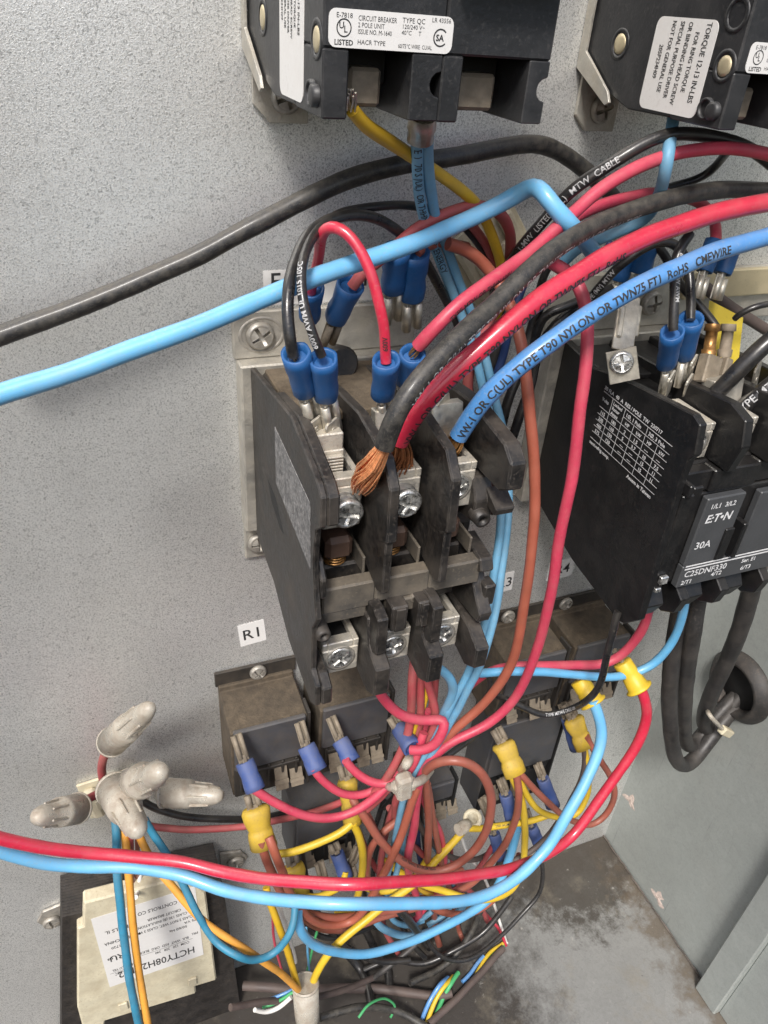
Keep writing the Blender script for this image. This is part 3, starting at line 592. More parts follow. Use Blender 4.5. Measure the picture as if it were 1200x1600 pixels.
# front: step, rail with slot, raised grey label blocks
mb = MB(); mb.box(B0 + 3.3, 200, -136, -127.5, 79.1, 84.5, 0.5); mb.box(200.1, 221.5, -136.6, -127.5, 79.1, 85.5, 0.5); mb.box(221.6, 247.5, -136.6, -127.5, 79.1, 84, 0.5)
mb.box(B0 + 3.4, B0 + 8.6, -176, -134, 79.1, 88.5, 0.5); mb.box(B0 + 10.5, B0 + 15.2, -177, -133.5, 79.1, 85.5, 0.5); mb.box(B0 + 8.7, B0 + 10.4, -177, -152, 79.1, 82, 0.3)
mb.box(B0 + 3.5, B0 + 5.5, -133.9, -129, 84, 90, 0.4)
mb.build('front_rail', M_black, Bc)
MB().box(B0 + 15.3, 247, -178, -137, 79.1, 84.6, 0.5).build('front_cover', M_black, Bc)
fp = MB(); fp.box(198.6, 216.6, -168.2, -137.6, 84.7, 88.0, 0.5); fp.box(198.6, 247, -178.6, -168.3, 84.7, 88.0, 0.4); fp.box(224.2, 247, -168.2, -139, 84.7, 88.0, 0.5)
fp.build('face_plate', M_greyplate, Bc)
mb = MB(); mb.box(212.6, 216.9, -167.5, -153, 87.2, 88.8, 0.3); mb.box(219.4, 221.6, -167, -151, 84.7, 90.0, 0.4); mb.box(217, 219, -167, -160.5, 84.7, 87, 0.4)
mb.build('manual_actuator', M_black, Bc)
mb = MB(); mb.box(187.0, 190.5, -172.6, -169.0, 88.6, 90.4, 0.4); mb.box(187.4, 190, -177.5, -175.4, 87.6, 89.2, 0.3); mb.build('steel_clip', M_screw, Bc)
F = Flat((198.6, -137.6, 88.0), (1, 0, 0), (0, 1, 0)); F.bold = 0.05
F.text('1/L1  3/L2', 2.2, -4.6, 2.9); F.text('5', 30, -4.6, 2.9)
F.text('E:T', 2.0, -10.8, 5.0, bold=0.12, shear=0.15, xs=1.0); F.text('\u2022N', 8.6, -10.8, 5.0, bold=0.12, shear=0.15)
F.text('30A', 1.6, -22.6, 4.6)
F.line(1.0, -30.6, 47.5, -30.6, 0.7); F.line(1.0, -32.0, 47.5, -32.0, 0.7)
F.text('C25DNF330', 1.8, -36.0, 4.0); F.text('2/T1', 1.6, -39.6, 2.8); F.text('4/T2', 16, -38.6, 2.8); F.text('Ser. E1', 30, -35.0, 2.6); F.text('6/T3', 31, -38.8, 2.8)
F.build('printed_lettering', M_white, Bc)
# ratings table on the side wall: x along +h, y up (+v)
F = Flat((B0, -116.2, 39.3), (0, -0.035, 1), (0, 1, 0.035))
F = Flat((B0, -116.4, 39.3), (0, -0.05, 1), (0, 1, 0.05)); F.n = Vector((-1, 0, 0)); F.bold = 0.05
F.text('30 FLA  40  A  RES / POLE  TW  230717', 0, 0.9, 2.05)
F0_ = F
XS = (0, 6.2, 14.0, 21.4, 26.6, 33.6, 40.6); YS = (0, -6.4, -9.3, -12.0, -14.7, -17.4, -20.2)
F.line(0, 0, 40.6, 0, 0.26); F.line(14, -3.3, 40.6, -3.3, 0.2)
for y in YS[1:]: F.line(0, y, 40.6, y, 0.22)
for x, y0 in ((6.2, 0), (14, 0), (27.3, 0), (20.5, -3.3), (34.2, -3.3)): F.line(x, y0, x, -20.2, 0.22)
F.text('Volts', 0.5, -3.6, 1.9)
for k, s_ in enumerate(('Locked', 'Rotor', 'Amps')): F.text(s_, 7.0, -2.1 - k * 1.95, 1.85)
F.text('1\u00d8, 1 Pole', 15.0, -2.6, 2.1); F.text('3\u00d8, 3 Pole', 28.4, -2.6, 2.1)
for x, s_ in ((16, 'HP'), (22.6, 'kW'), (29, 'HP'), (35.8, 'kW')): F.text(s_, x, -5.7, 1.9)
for r_, row in enumerate((('115', '180', '2', '1.5', '\u2014', '\u2014'), ('230', '160', '5', '3.7', '10', '7.5'), ('460', '150', '\u2014', '\u2014', '15', '11'), ('575', '120', '\u2014', '\u2014', '15', '11'))):
    for x, s_ in zip((1.4, 8.4, 16.6, 22.4, 29, 35.8), row): F.text(s_, x, YS[1] - 2.35 - r_ * 2.75 - 0.1, 2.0)
F.text('semi.refrig.comp.', 0.3, -22.6, 1.9); F.text('Assem in Taiwan', 25, -22.9, 2.1)
F.build('ratings_table', M_white, Bc)

# relief panel on side wall
# quick-connect strap and its screw on top of the right contactor
st = MB(); a0, a1 = P(985, 470, 40), P(968, 545, 52)
def plank(mb, p, q, wd, th, ref, bev=0.15):
    p = Vector(p); q = Vector(q); d = (q - p).normalized(); L = (q - p).length; n = Vector(ref); n = (n - d * n.dot(d)).normalized(); s = d.cross(n)
    MM = Matrix(((s.x, d.x, n.x, p.x), (s.y, d.y, n.y, p.y), (s.z, d.z, n.z, p.z), (0, 0, 0, 1))); mb.box(-wd / 2, wd / 2, 0, L, -th / 2, th / 2, bev, M=MM); return MM
plank(st, P(984, 462, 38), P(972, 548, 50), 8.0, 0.9, (-0.3, 0.3, 1)); 
for k in (-1, 1): plank(st, P(985 + 13 * k, 478, 40), P(978 + 13 * k, 528, 47), 2.2, 2.4, (-0.3, 0.3, 1), 0.5)
plank(st, P(970, 546, 50), P(976, 596, 53), 10.5, 1.0, (-0.5, 0.15, 1))
st.build('coil_terminal_strap', M_tin, Bc)
phillips(P(971, 566, 51.6), 4.2, 1.6, Bc, M_screw, 'strap_screw', rot=15, axis=(-0.5, 0.15, 1))
MB().box(184, 247, -112.9, -110.6, 10, 40, 0.5).build('top_plate', M_black, Bc)
# blades standing in the right contactor
for (x, y, h, x2, y2, h2) in ((1040, 620, 55, 1050, 585, 60), (1068, 630, 55, 1078, 590, 60), (1170, 640, 60, 1185, 570, 66), (1072, 605, 52, 1085, 560, 58)):
    blade(P(x, y, h), P(x2, y2, h2), 6, Bc, (0.6, 0, 1))
mb = MB(); mb.prism([(-104, 60), (-103, 66), (-112, 68), (-112, 60)], 207, 221, 'u', 0.4); mb.build('terminal_strap', M_tin, Bc)
# burnt component with a yellow card
T = thing('capacitor_board', 'heat stained component with two barrels on a yellow card beside the blue crimps', 'component', P(1115, 600, 40))
mb = MB(); pa, pb_, pc, pd = P(1108, 470, 34), P(1158, 496, 40), P(1148, 590, 46), P(1100, 590, 44); nn = Vector((0.8, 0, 0.3))
mb.raw([pa, pb_, pc, pd, pa + nn, pb_ + nn, pc + nn, pd + nn], [(0, 1, 2, 3), (7, 6, 5, 4), (0, 4, 5, 1), (1, 5, 6, 2), (2, 6, 7, 3), (3, 7, 4, 0)]); mb.build('yellow_card', M_yel_card, T)
for (x, c_, m_) in ((1114, 0, M_copm), (1139, 1, M_dullt)):
    MB().lathe(P(x, 506, 50), P(x - 8, 560, 54), [(0, 2.6), (2.5, 2.9), (2.7, 2.1), (9, 2.1), (9.2, 2.7), (12, 2.5)], 14).build('metal_barrel', m_, T)
mb = MB(); plank(mb, P(1112, 556, 56), P(1100, 600, 60), 7.5, 5, (0, 0.2, 1), 0.5); plank(mb, P(1136, 560, 56), P(1124, 600, 60), 3.5, 4, (0, 0.2, 1), 0.5); mb.build('moulded_body', M_dullt, T)

# ================================================================== BREAKERS
def breaker(u0, npole, label, torque, ul, grp='circuit breakers at the top'):
    T = thing('circuit_breaker', label, 'circuit breaker', (u0 + 28, 20, 0), grp)
    pole = 28.4; u1 = u0 + pole * npole; HF = 71.0
    br = MB(); br.prism([(40, 0.3), (40, 4), (-9, 4), (-19, 20), (-22, 22), (-23, 20), (-14, 0.3)], u0 - 1.5, u0 - 0.6, 'u', 0.1)
    br.prism([(u0 + 1, -13), (u0 + 18, -13), (u0 + 18, -33), (u0 + 6, -33), (u0 + 1, -28)], 0.4, 1.8, 'h', 0.2)
    b2 = br.build('mounting_bracket', M_steel, T)
    phillips((u0 + 11, -26, 1.8), 4.6, 2.4, T, M_oldscrew, 'bracket_screw', rot=20)
    prof = [(60, 2), (60, HF), (-9.2, HF), (-9.2, 50), (-22.5, 50), (-22.8, 30), (-20, 20), (-14, 8), (-10, 2)]
    for k in range(npole):
        a = u0 + k * pole + (0.06 if k else 0); b = u0 + (k + 1) * pole - 0.06
        c = MB(); c.prism(prof, a, b, 'u', 0.5); c.build('pole_housing', M_breaker, T)
        fn = MB()
        wl = 6.0 if k == 0 else 5.2
        fn.box(a, a + wl, -22.8, -9.25, 50.1, HF - 0.05, 0.4)
        # right-hand web with half-round notch at the joint
        wr = 7.4 if k == 0 else 5.6; pts = [(b - wr, -9.25), (b, -9.25)]
        for i in range(7): t = math.radians(90 - 30 * i); pts.append((b - 2.6 * math.cos(t), -15.2 + 2.6 * math.sin(t)))
        pts += [(b, -22.6), (b - wr, -22.6)]
        fn.prism(pts, 50.1, HF - 0.05, 'h', 0.25)
        fn.build('terminal_web', M_breaker, T)
        MB().box(a + wl + 0.1, b - wr - 0.1, -17, -9.4, 50.2, 56, 0.6).build('terminal_recess_shade', M_deep, T)  # black block paints the shade inside the wire opening
        MB().box(a + wl + 3, b - wr - 4, -21, -13, 53, 63, 0.8).build('pressure_lug', M_dullt, T)
        st_ = MB(); st_.box(a + 1, b - 1, 4 + 0, 60, HF + 0.05, HF + 5.5, 0.6)
        if k: st_.build('raised_cover', M_breaker, T)
    # rivets and moulded bosses on the left side
    for (v, h, r_, m_, deep) in ((-8.0, 66.6, 2.9, M_gold, 1), (-6.0, 19.5, 3.2, M_gold, 1), (3.5, 66, 3.0, M_breaker, 0)):
        MB().lathe((u0 + 0.3, v, h), (u0 - 1, v, h), [(0, r_ + 1.2), (0.55, r_ + 1.1), (0.55, r_), (-0.4, r_)], 24).build('rivet_seat', M_breaker, T)
        if deep: MB().lathe((u0 + 0.3, v, h), (u0 - 1, v, h), [(0, r_ - 0.3), (0.45, r_ - 0.4), (0.7, r_ - 1.4), (0.75, 0)], 20).build('rivet', m_, T)
    mb = MB(); mb.lathe((u0 + 0.2, -18.4, 64.4), (u0 - 1, -18.4, 64.4), [(0, 2.9), (1.3, 2.7), (1.3, 2.1), (0.3, 2.0)], 20); mb.lathe((u0 + 0.2, -18.6, 67.6), (u0 - 1, -18.6, 67.6), [(0, 2.4), (1.6, 2.3), (1.9, 1.5), (1.9, 0)], 20); mb.build('side_boss', M_breaker, T)
    # side sticker
    F = Flat((u0, 2.5, 58.7), (0, -1, 0), (0, 0, 1)); F.n = Vector((-1, 0, 0)); F.y = Vector((0, 0, 1)); F.x = Vector((0, -1, 0))
    F.o = Vector((u0, 2.0 + 0, torque[0]))
    wdt = torque[1]; s0 = F.rrect(0 if torque[2] else -30, -wdt, 23.5, 0, 2.4).build('torque_sticker', M_sticker, T)
    lines = (('TORQUE 12-13 IN-LBS', 2.75), ('FOR RING TORQUE', 2.3), ('OR BINDING HEAD SCREW', 2.3), ('SPECIAL PURPOSE DRIVER', 2.3), ('NOT FOR GENERAL USE', 2.3), ('205P234H09', 2.3))
    yy = -4.6; F2 = Flat(F.o, F.x, F.y); F2.n = Vector((-1, 0, 0)); F2.o = F.o + F2.n * 0.1
    for i, (s_, z) in enumerate(lines):
        F2.text(s_, (0.8 if i else 0.6) + (2.2 if i in (1,) else 0) + (6 if i == 5 else 0) + (0 if torque[2] else -6), yy, z * wdt / 25, bold=0.03, xs=0.70); yy -= (3.7 if i == 0 else 3.35) * wdt / 25
    F2.build('printed_lettering', M_ink, T)
    # front sticker
    F = Flat((ul, -2.0, HF), (1, 0, 0), (0, 1, 0)); wd_ = 29
    F.rrect(0, -7.0, wd_, 0, 1.6).build('rating_sticker', M_sticker, T)
    F3 = Flat((ul, -2.0, HF + 0.08), (1, 0, 0), (0, 1, 0))
    F3.text('E-7818', 1.6, -1.6, 1.3); F3.ring(3.4, -3.4, 1.7, 0.25); F3.text('U', 2.25, -3.5, 1.7, bold=0.03); F3.text('L', 3.35, -4.2, 1.7, bold=0.03); F3.text('LISTED', 1.3, -6.5, 1.4, bold=0.03)
    F3.text('CIRCUIT BREAKER', 6.5, -1.9, 1.35, xs=0.8); F3.text('2 POLE UNIT', 6.5, -3.1, 1.25, xs=0.85); F3.text('ISSUE NO. M-1640', 6.5, -4.3, 1.25, xs=0.8); F3.text('HACR TYPE', 6.5, -6.2, 1.25)
    F3.text('TYPE QC', 16.6, -1.7, 1.35); F3.text('120/240 V\u223c', 16.6, -2.8, 1.15); F3.text('40\u00b0C     T', 16.6, -3.9, 1.15); F3.text('LR 43556', 23.6, -1.2, 1.2); F3.text('60/75\u00b0C WIRE  CU/AL', 16.0, -6.4, 1.15, xs=0.75)
    F3.ring(26.0, -4.0, 1.75, 0.3, 40, 320); F3.text('SA', 24.9, -4.6, 1.7, bold=0.05)
    F3.build('printed_lettering', M_ink, T)
    return T
BL = breaker(57.5, 2, 'black two pole circuit breaker at top left above the yellow wire', (57.0, 20.5, 0), 58.6)
BR = breaker(171.0, 2, 'black circuit breaker at top right with a slanted torque sticker', (60.8, 25.6, 1), 173.8)

# ================================================================== RELAYS
M_relayfoot = mat('grimy_black_foot', (0.018, 0.016, 0.014), 0.6, dust=0.5, dustcol=(0.10, 0.075, 0.05), dscale=120, dthr=0.54)
def relay(u, v, label, h1=28, wd=35.5, ln=52, dusty=True, screw=True, scr_u=None):
    T = thing('relay', label, 'relay', (u + wd / 2, v - ln, 0), 'relays on the back panel')
    MB().box(u - 1.2, u + wd + 1.5, v - 1.2, v + 7.5, 0.3, 2.0, 0.3).build('mounting_foot', M_relayfoot, T)
    mb = MB(); mb.prism([(v, 0.4), (v, 3.5), (v - 3.2, 3.6), (v - 4.4, h1 - 0.4), (v - ln, h1 - 3), (v - ln, 0.4)], u, u + wd, 'u', 0.5)
    mb.build('relay_frame', mat('relay_dust', (0.10, 0.076, 0.05), 0.9, var=0.35, vscale=250, dust=0.6, dustcol=(0.04, 0.032, 0.024), dscale=70, dthr=0.5, bump=0.6, bscale=900) if dusty else M_relay, T)
    MB().box(u + 1.2, u + wd - 1.0, v - ln * 0.58, v - 3.4, h1 - 1.5, h1 + 0.9, 0.6).build('relay_cover', M_relay, T)
    mb = MB(); mb.box(u + 0.6, u + wd - 0.6, v - ln, v - ln * 0.60, h1 - 3.6, h1 - 1.6, 0.5)
    for k in range(5):
        a = u + 3 + k * 6.6; mb.box(a, a + 1.3, v - ln * 0.9, v - ln * 0.60, h1 - 1.7, h1 + 0.6, 0.3)
    mb.box(u + 4, u + wd - 4, v - ln * 0.67, v - ln * 0.63, h1 - 1.7, h1 + 0.8, 0.3)
    mb.box(u + wd - 0.5, u + wd + 0.9, v - ln, v - 1, h1 - 8, h1 + 1.3, 0.3)
    mb.build('terminal_block', M_deep if not dusty else mat('relay_block', (0.022, 0.02, 0.018), 0.6, dust=0.3, dustcol=(0.10, 0.08, 0.06), dthr=0.55), T)
    for (du, dv, dl) in ((8, 0.72, 9), (22.5, 0.70, 12), (30, 0.78, 8)):
        b = MB(); plank(b, (u + du, v - ln * dv, h1 - 1), (u + du, v - ln * dv - dl, h1 + 3.5), 6.2, 0.8, (0, 0.3, 1))
        plank(b, (u + du, v - ln * dv - dl * 0.55, h1 + 1.6), (u + du, v - ln * dv - dl * 0.72, h1 + 2.6), 6.8, 1.4, (0, 0.3, 1)); b.build('tab_terminal', M_dullt, T)
    if screw: phillips(((scr_u or u + wd / 2), v + 3.4, 2.0), 4.0, 2.2, T, M_oldscrew, 'mounting_screw', rot=40)
    return T
relay(36.0, -267, 'dusty brown topped relay below the R1 sticker, left of its pair', scr_u=54.7)
relay(77.5, -267, 'brown topped relay directly under the worn contactor', screw=False)
relay(176.5, -268, 'brown topped relay behind the blue wires below the R3 sticker', scr_u=189)
relay(217.0, -268, 'brown topped relay below the R4 sticker beside the black contactor', scr_u=225)
relay(66.0, -345, 'grimy black relay behind the yellow crimps at lower left', h1=26, wd=34, ln=56, dusty=False, screw=False)
relay(181, -322, 'grimy black relay behind the yellow sleeves at lower right', h1=24, wd=46, ln=82, dusty=False, screw=False)
relay(133, -362, 'small soot black relay behind the ring terminal', h1=22, wd=30, ln=30, dusty=False, screw=False)

# ================================================================== TRANSFORMER
T = thing('transformer', 'cream and black transformer with an upside down white label at lower left', 'transformer', (-12, -440, 0))
hc = 30.0
mb = MB()
for k in range(14): mb.prism([tuple(P(x, y, 24)[:2]) for x, y in ((97, 1432), (346, 1374), (352, 1408), (380, 1606), (392, 1690), (96, 1690))], 2 + k * 1.6, 2 + k * 1.6 + 1.5, 'h', 0.15)
o_ = mb.build('laminated_core', M_lam, T); o_['kind'] = 'stuff'
mb = MB(); mb.prism([tuple(P(x, y, hc)[:2]) for x, y in ((131, 1413), (212, 1392), (258, 1380), (306, 1384), (322, 1396), (339, 1533), (306, 1543), (307, 1554), (165, 1597), (163, 1606), (130, 1610), (121, 1577), (121, 1453), (130, 1450))][::-1], 22.3, hc - 0.6, 'h', 0.9)
mb.build('coil_bobbin', M_cream, T)
for (x, y) in ((193, 1573), (301, 1534)):
    c_ = P(x, y, hc); MB().box(c_.x - 2.4, c_.x + 2.4, c_.y - 4, c_.y + 4, hc - 0.7, hc + 0.5, 0.4).build('bobbin_tab', M_cream, T)
mb = MB(); mb.prism([(-42, -400), (-62, -404), (-66, -412), (-62, -420), (-46, -424)], 0.3, 1.9, 'h', 0.4); mb.build('mounting_foot', M_oldscrew, T); mb = MB(); mb.prism([(30, -400), (42, -404), (46, -412), (42, -420), (30, -424)], 0.3, 1.9, 'h', 0.4)
mb.build('mounting_foot', M_oldscrew, T)
phillips((-59, -414, 1.9), 4.6, 2.6, T, M_oldscrew, 'mounting_screw', rot=10); phillips((38.5, -412, 1.9), 5.0, 2.6, T, M_oldscrew, 'mounting_screw', rot=10)
tr_, tlf, brr, blf = P(305, 1386, hc), P(141, 1432, hc), P(320, 1492, hc), P(143, 1551, hc)
F = Flat(tr_, (tlf - tr_), (0, 0, 0)) if False else Flat(Vector((tr_.x, tr_.y, hc - 0.5)), (-1, 0, 0), (0, -1, 0)); F.n = Vector((0, 0, 1))
LW, LH = (tr_ - tlf).length, abs(tr_.y - brr.y)
F.rrect(0, 0, LW, LH, 0.4).build('paper_label', M_sticker, T)
KX, KY = LW / 54, LH / 56.5
F2 = Flat(F.o, F.x, F.y); F2.n = Vector((0, 0, 1)); F2.o = F.o + F2.n * 0.1
def tl(s_, a, b, z, **k):
    k.setdefault('bold', 0.035 * z / 2.7); xs_ = k.pop('xs', 1.0); F2.text(s_, a * KX, b * KY, z * KY, xs=xs_ * KX / KY, **k)
# label reads upside down: x grows to the left, y grows downwards on the panel
tl('HCTY08H2AF02', 4.5, 46.5, 7.6, xs=0.82); F2.line(0, 0, 0.01, 0, 0.01)
F2.o = F.o + F2.n * 0.1
tl('PRI.', 1.5, 35, 2.5); tl('BLK  WHT  RED  ORG  BLK/R', 7, 36.5, 2.7, xs=0.8); F2.line(5*KX, 39.4*KY, 34*KX, 39.4*KY, 0.25); tl('COM  120   208   240', 7, 40.4, 2.7, xs=0.8)
tl('SEC.', 38, 43, 2.7); tl('BLU YEL', 43, 43, 2.6, xs=0.8); F2.line(42*KX, 45.8*KY, 52*KX, 45.8*KY, 0.25); tl('24 VAC', 43, 46.8, 2.6, xs=0.8)
tl('75 VA', 1.5, 24, 2.7); tl('50/60 Hz', 7, 27, 2.7); tl('CLASS 2 NOT WET, CLASS 3 WET', 3, 20.5, 2.7, xs=0.8); tl('CLASS 130 (B) INSULATION', 6, 16.6, 2.7, xs=0.82); tl('CIRCUIT BREAKER', 9, 12.8, 2.7, xs=0.82)
tl('AND CONTROLS CO', 3, 6, 3.5, xs=0.85); tl('FALLS IL', 37, 12, 3.4); tl('MADE IN CHINA', 32, 20.5, 3.0, xs=0.85); tl('0231720', 39, 25, 2.6)
tl('c', 40, 31.5, 4.2, bold=0.08); tl('RU', 42.5, 32, 6.0, bold=0.1); tl('us', 48.5, 33, 3.4, bold=0.08)
F2.build('printed_lettering', M_ink, T)
# fix handedness: mirrored print is avoided because x and y are both reversed

# ================================================================== TIE MOUNTS, GROMMET
def tie_mount(px, py, rot, label, sz=27, h=5):
    c = P(px, py, 0.2); T = thing('cable_tie_mount', label, 'cable mount', c); Mt = Matrix.Translation(c) @ Matrix.Rotation(math.radians(rot), 4, 'Z')
    mb = MB(); mb.box(-sz / 2, sz / 2, -sz / 2, sz / 2, 0.1, 1.6, 0.4, M=Mt)
    mb.box(-sz * 0.42, -sz * 0.22, -sz * 0.4, sz * 0.4, 1.6, h, 1.2, M=Mt); mb.box(sz * 0.22, sz * 0.42, -sz * 0.4, sz * 0.4, 1.6, h, 1.2, M=Mt); mb.box(-sz * .3, sz * .3, -sz * .12, sz * .12, h - 0.8, h + 0.8, 0.4, M=Mt)
    mb.build('mount_base', M_cream, T); return T
tie_mount(768, 396, 38, 'cream adhesive tie mount behind the red and yellow wires at top', 30)
tie_mount(176, 1236, 6, 'cream adhesive tie mount behind the clear closed end connectors', 27)
G = thing('cable_grommet', 'black rubber grommet in the right wall with cables entering it', 'grommet', (330, -317, 48))
MB().lathe((329.8, -317, 48), (300, -317, 48), [(0, 22), (1.5, 22), (4, 20), (7, 17.5), (7.5, 16), (4, 14.5), (0.2, 14)], 36).build('grommet_ring', M_rubber, G)
MB().lathe((329.7, -317, 48), (300, -317, 48), [(0, 15.5), (0.5, 15.2), (0.5, 0)], 30).build('grommet_hole', M_deep, G)

# ================================================================== WIRES
def rad(path, r): return [r * (1 + 0.05 * noise.noise(p * 0.12) + 0.03 * noise.noise(p * 0.6)) for p in path]
def onfloor(p, wpx):
    r = wpx * depth(p) / FPX / 2; vf = VB + r + 0.4
    if p.y >= vf: return p
    c = Vector((0, 0, 250)); return c.lerp(p, vf / p.y)
def wire(name, label, color, wpx, pts, group=None, cat='wire', prints=(), parts=None, D=None):
    """pts: (px, py, h).  wpx = apparent width in photo pixels, turned into a real diameter"""
    q = [onfloor(P(*p), wpx) for p in pts]; z = sum(depth(p) for p in q) / len(q); r = (D / 2) if D else wpx * z / FPX / 2
    path = smooth_path(q, max(1.2, r * 0.9)); n = 14 if r > 2 else 10
    for i in range(1, len(path) - 1):
        v_ = noise.noise_vector(path[i] * 0.05 + Vector((len(label), 0, 0))) * 0.35; path[i] = path[i] + v_
    if not prints and not parts:
        mb = MB(); mb.tube(path, rad(path, r), n); o = mb.build(name, WC[color], None); return tag(o, label, cat, group)
    t = thing(name, label, cat, q[0], group)
    MB().tube(path, rad(path, r), n).build('insulation', WC[color], t)
    for pr in prints: wrap_text(path, r, pr['t'], pr['s'], pr['s0'], pr.get('a', 0), pr.get('m', M_ink), t, bold=pr.get('b', 0.03), flip=pr.get('f', False))
    if parts: parts(t, path, r)
    return t
def crimp_part(p0, p1, r, m=M_cblue, sock=None, sref=(0.4, 0.4, 1), sw=6.5, sm=None, squash=1.0, bare=None):
    def f(t, path, rr):
        a, b = P(*p0), P(*p1); sleeve(a, b, r, t, m, squash=squash)
        if sock:
            c = P(*sock); receptacle(b, c, sw, t, sref, sm)
        if bare: strands(path[-1] if (path[-1] - a).length < (path[0] - a).length else path[0], a + (b - a) * 0.25, rr * 0.7, t, M_copm, 10, 0.8, 0.1, name='bare_strands')
    return f
def multi(*fs):
    def f(t, path, r):
        for g in fs: g(t, path, r)
    return f

# ---- heavy supply conductors into the worn contactor
def bk(t, path, r): strands(path[0], P(562, 764, 75), 2.2, t, M_cop, 95, 1.2, 0.5, bend=(-0.8, 0.4, 1.0), sr=0.26)
wire('supply_cable', 'thick black cable with bright splayed copper landing on the left top lug', 'dblack', 36,
     [(600, 698, 90), (614, 658, 91), (640, 612, 90), (675, 568, 87), (725, 520, 83), (775, 474, 76), (825, 425, 72), (878, 380, 66), (933, 351, 60), (987, 329, 55), (1040, 312, 51), (1093, 301, 48), (1147, 296, 46), (1210, 298, 45), (1290, 306, 45)],
     'heavy supply cables', D=5.5, parts=bk, prints=[dict(t='VW-1 OR C(UL) TYPE T90 NYLON OR TWN75 FT1  VW-1 OR C(UL) TYPE', s=3.2, s0=14, a=-72, m=M_wink, b=0.02)])
def rd(t, path, r): strands(path[0], P(620, 735, 66), 3.2, t, M_copd, 90, 1.2, 0.35, sr=0.27)
wire('supply_cable', 'thick bright red cable landing on the middle top lug', 'red', 36,
     [(623, 690, 72), (640, 660, 74), (662, 630, 76), (700, 590, 77), (750, 545, 77), (800, 500, 76), (850, 462, 74), (900, 430, 71), (940, 405, 69), (990, 379, 66), (1040, 358, 64), (1115, 335, 61), (1190, 318, 59), (1290, 300, 57)],
     'heavy supply cables', D=5.9, parts=rd, prints=[dict(t='VW-1 OR C(UL) TYPE T90 NYLON OR TWN75 FT1  RoHS', s=3.5, s0=2, a=-55, b=0.06)])
def bl(t, path, r): strands(path[0], P(699, 712, 62), 2.8, t, M_copm, 80, 1.0, 0.2, sr=0.25)
wire('supply_cable', 'thick blue cable with readable black lettering landing on the right top lug', 'mblue', 34,
     [(716, 682, 68), (732, 655, 70), (762, 617, 73), (790, 590, 74), (825, 560, 75), (880, 519, 75), (940, 479, 74), (1000, 445, 72), (1060, 418, 70), (1100, 400, 68), (1140, 386, 67), (1190, 372, 65), (1290, 345, 62)],
     'heavy supply cables', D=5.9, parts=bl, prints=[dict(t='VW-1 OR C(UL) TYPE T90 NYLON OR TWN75 FT1  RoHS   CMEWIRE', s=3.5, s0=2, a=-16, b=0.07)])
# ---- service wires crossing at upper left
wire('service_wire', 'dusty thick black wire sweeping from the left edge below the left breaker', 'dblack', 28,
     [(-60, 545, 20), (0, 524, 20), (100, 488, 20), (200, 448, 20), (300, 404, 20), (360, 373, 20), (450, 325, 20), (540, 281, 20), (630, 257, 20), (720, 243, 20), (787, 229, 18), (837, 224, 16), (868, 233, 14), (900, 254, 12), (930, 280, 10), (960, 310, 8), (985, 345, 8)], 'thick wires crossing from the left edge')
wire('service_wire', 'thick light blue wire crossing the upper left with a sharp peaked bend', 'lblue', 29,
     [(-60, 638, 66), (0, 617, 64), (100, 586, 62), (200, 548, 60), (300, 512, 58), (400, 472, 56), (504, 430, 53), (600, 398, 49), (655, 378, 46), (700, 357, 42), (760, 330, 40), (800, 309, 41), (822, 295, 44), (834, 288, 47), (842, 289, 49), (850, 300, 52), (864, 319, 55), (887, 347, 57), (905, 368, 56), (925, 392, 50)], 'thick wires crossing from the left edge')
# ---- wires from the breakers
wire('yellow_wire', 'yellow wire leaving the left breaker and running down to the right', 'gold', 18,
     [(551, 172, 62), (565, 190, 60), (585, 207, 57), (630, 236, 50), (684, 270, 42), (720, 297, 36), (747, 324, 31), (765, 360, 27), (778, 396, 24), (784, 430, 20), (785, 480, 15), (770, 560, 12)],
     parts=lambda t, p, r: strands(P(549, 145, 66), p[0], 2.0, t, M_tin, 12, 0.7, 0.1, name='bare_strands'))
def ferr(t, p, r):
    a = P(661, 182, 60); MB().lathe(a, P(657, 215, 58), [(0, 3.4), (3, 3.7), (3.2, 3.3), (6.2, 3.4), (6.2, 2.0)], 16).build('wire_ferrule', M_tin, t)
TW = 'paired blue wires from the left breaker'
wire('blue_wire', 'left printed wire of the blue pair under the left breaker ferrule', 'dblue', 19,
     [(652, 212, 55), (652, 250, 50), (655, 300, 42), (666, 350, 34), (683, 395, 28), (700, 440, 26), (715, 478, 25), (732, 520, 26), (748, 575, 29), (760, 630, 33), (772, 670, 38), (782, 720, 44), (785, 770, 50), (781, 830, 55), (773, 890, 60), (764, 945, 64), (750, 1000, 66), (733, 1048, 66), (716, 1080, 65), (702, 1108, 64), (685, 1145, 64), (662, 1182, 64), (644, 1212, 64), (630, 1250, 62), (620, 1300, 58), (611, 1345, 52), (602, 1396, 46), (612, 1434, 42), (636, 1446, 40), (662, 1438, 40)],
     TW, prints=[dict(t='E 1  70 S (UL)  OR THHN OR TWN  ENERGY', s=2.9, s0=3, a=5)], parts=ferr, D=3.4)
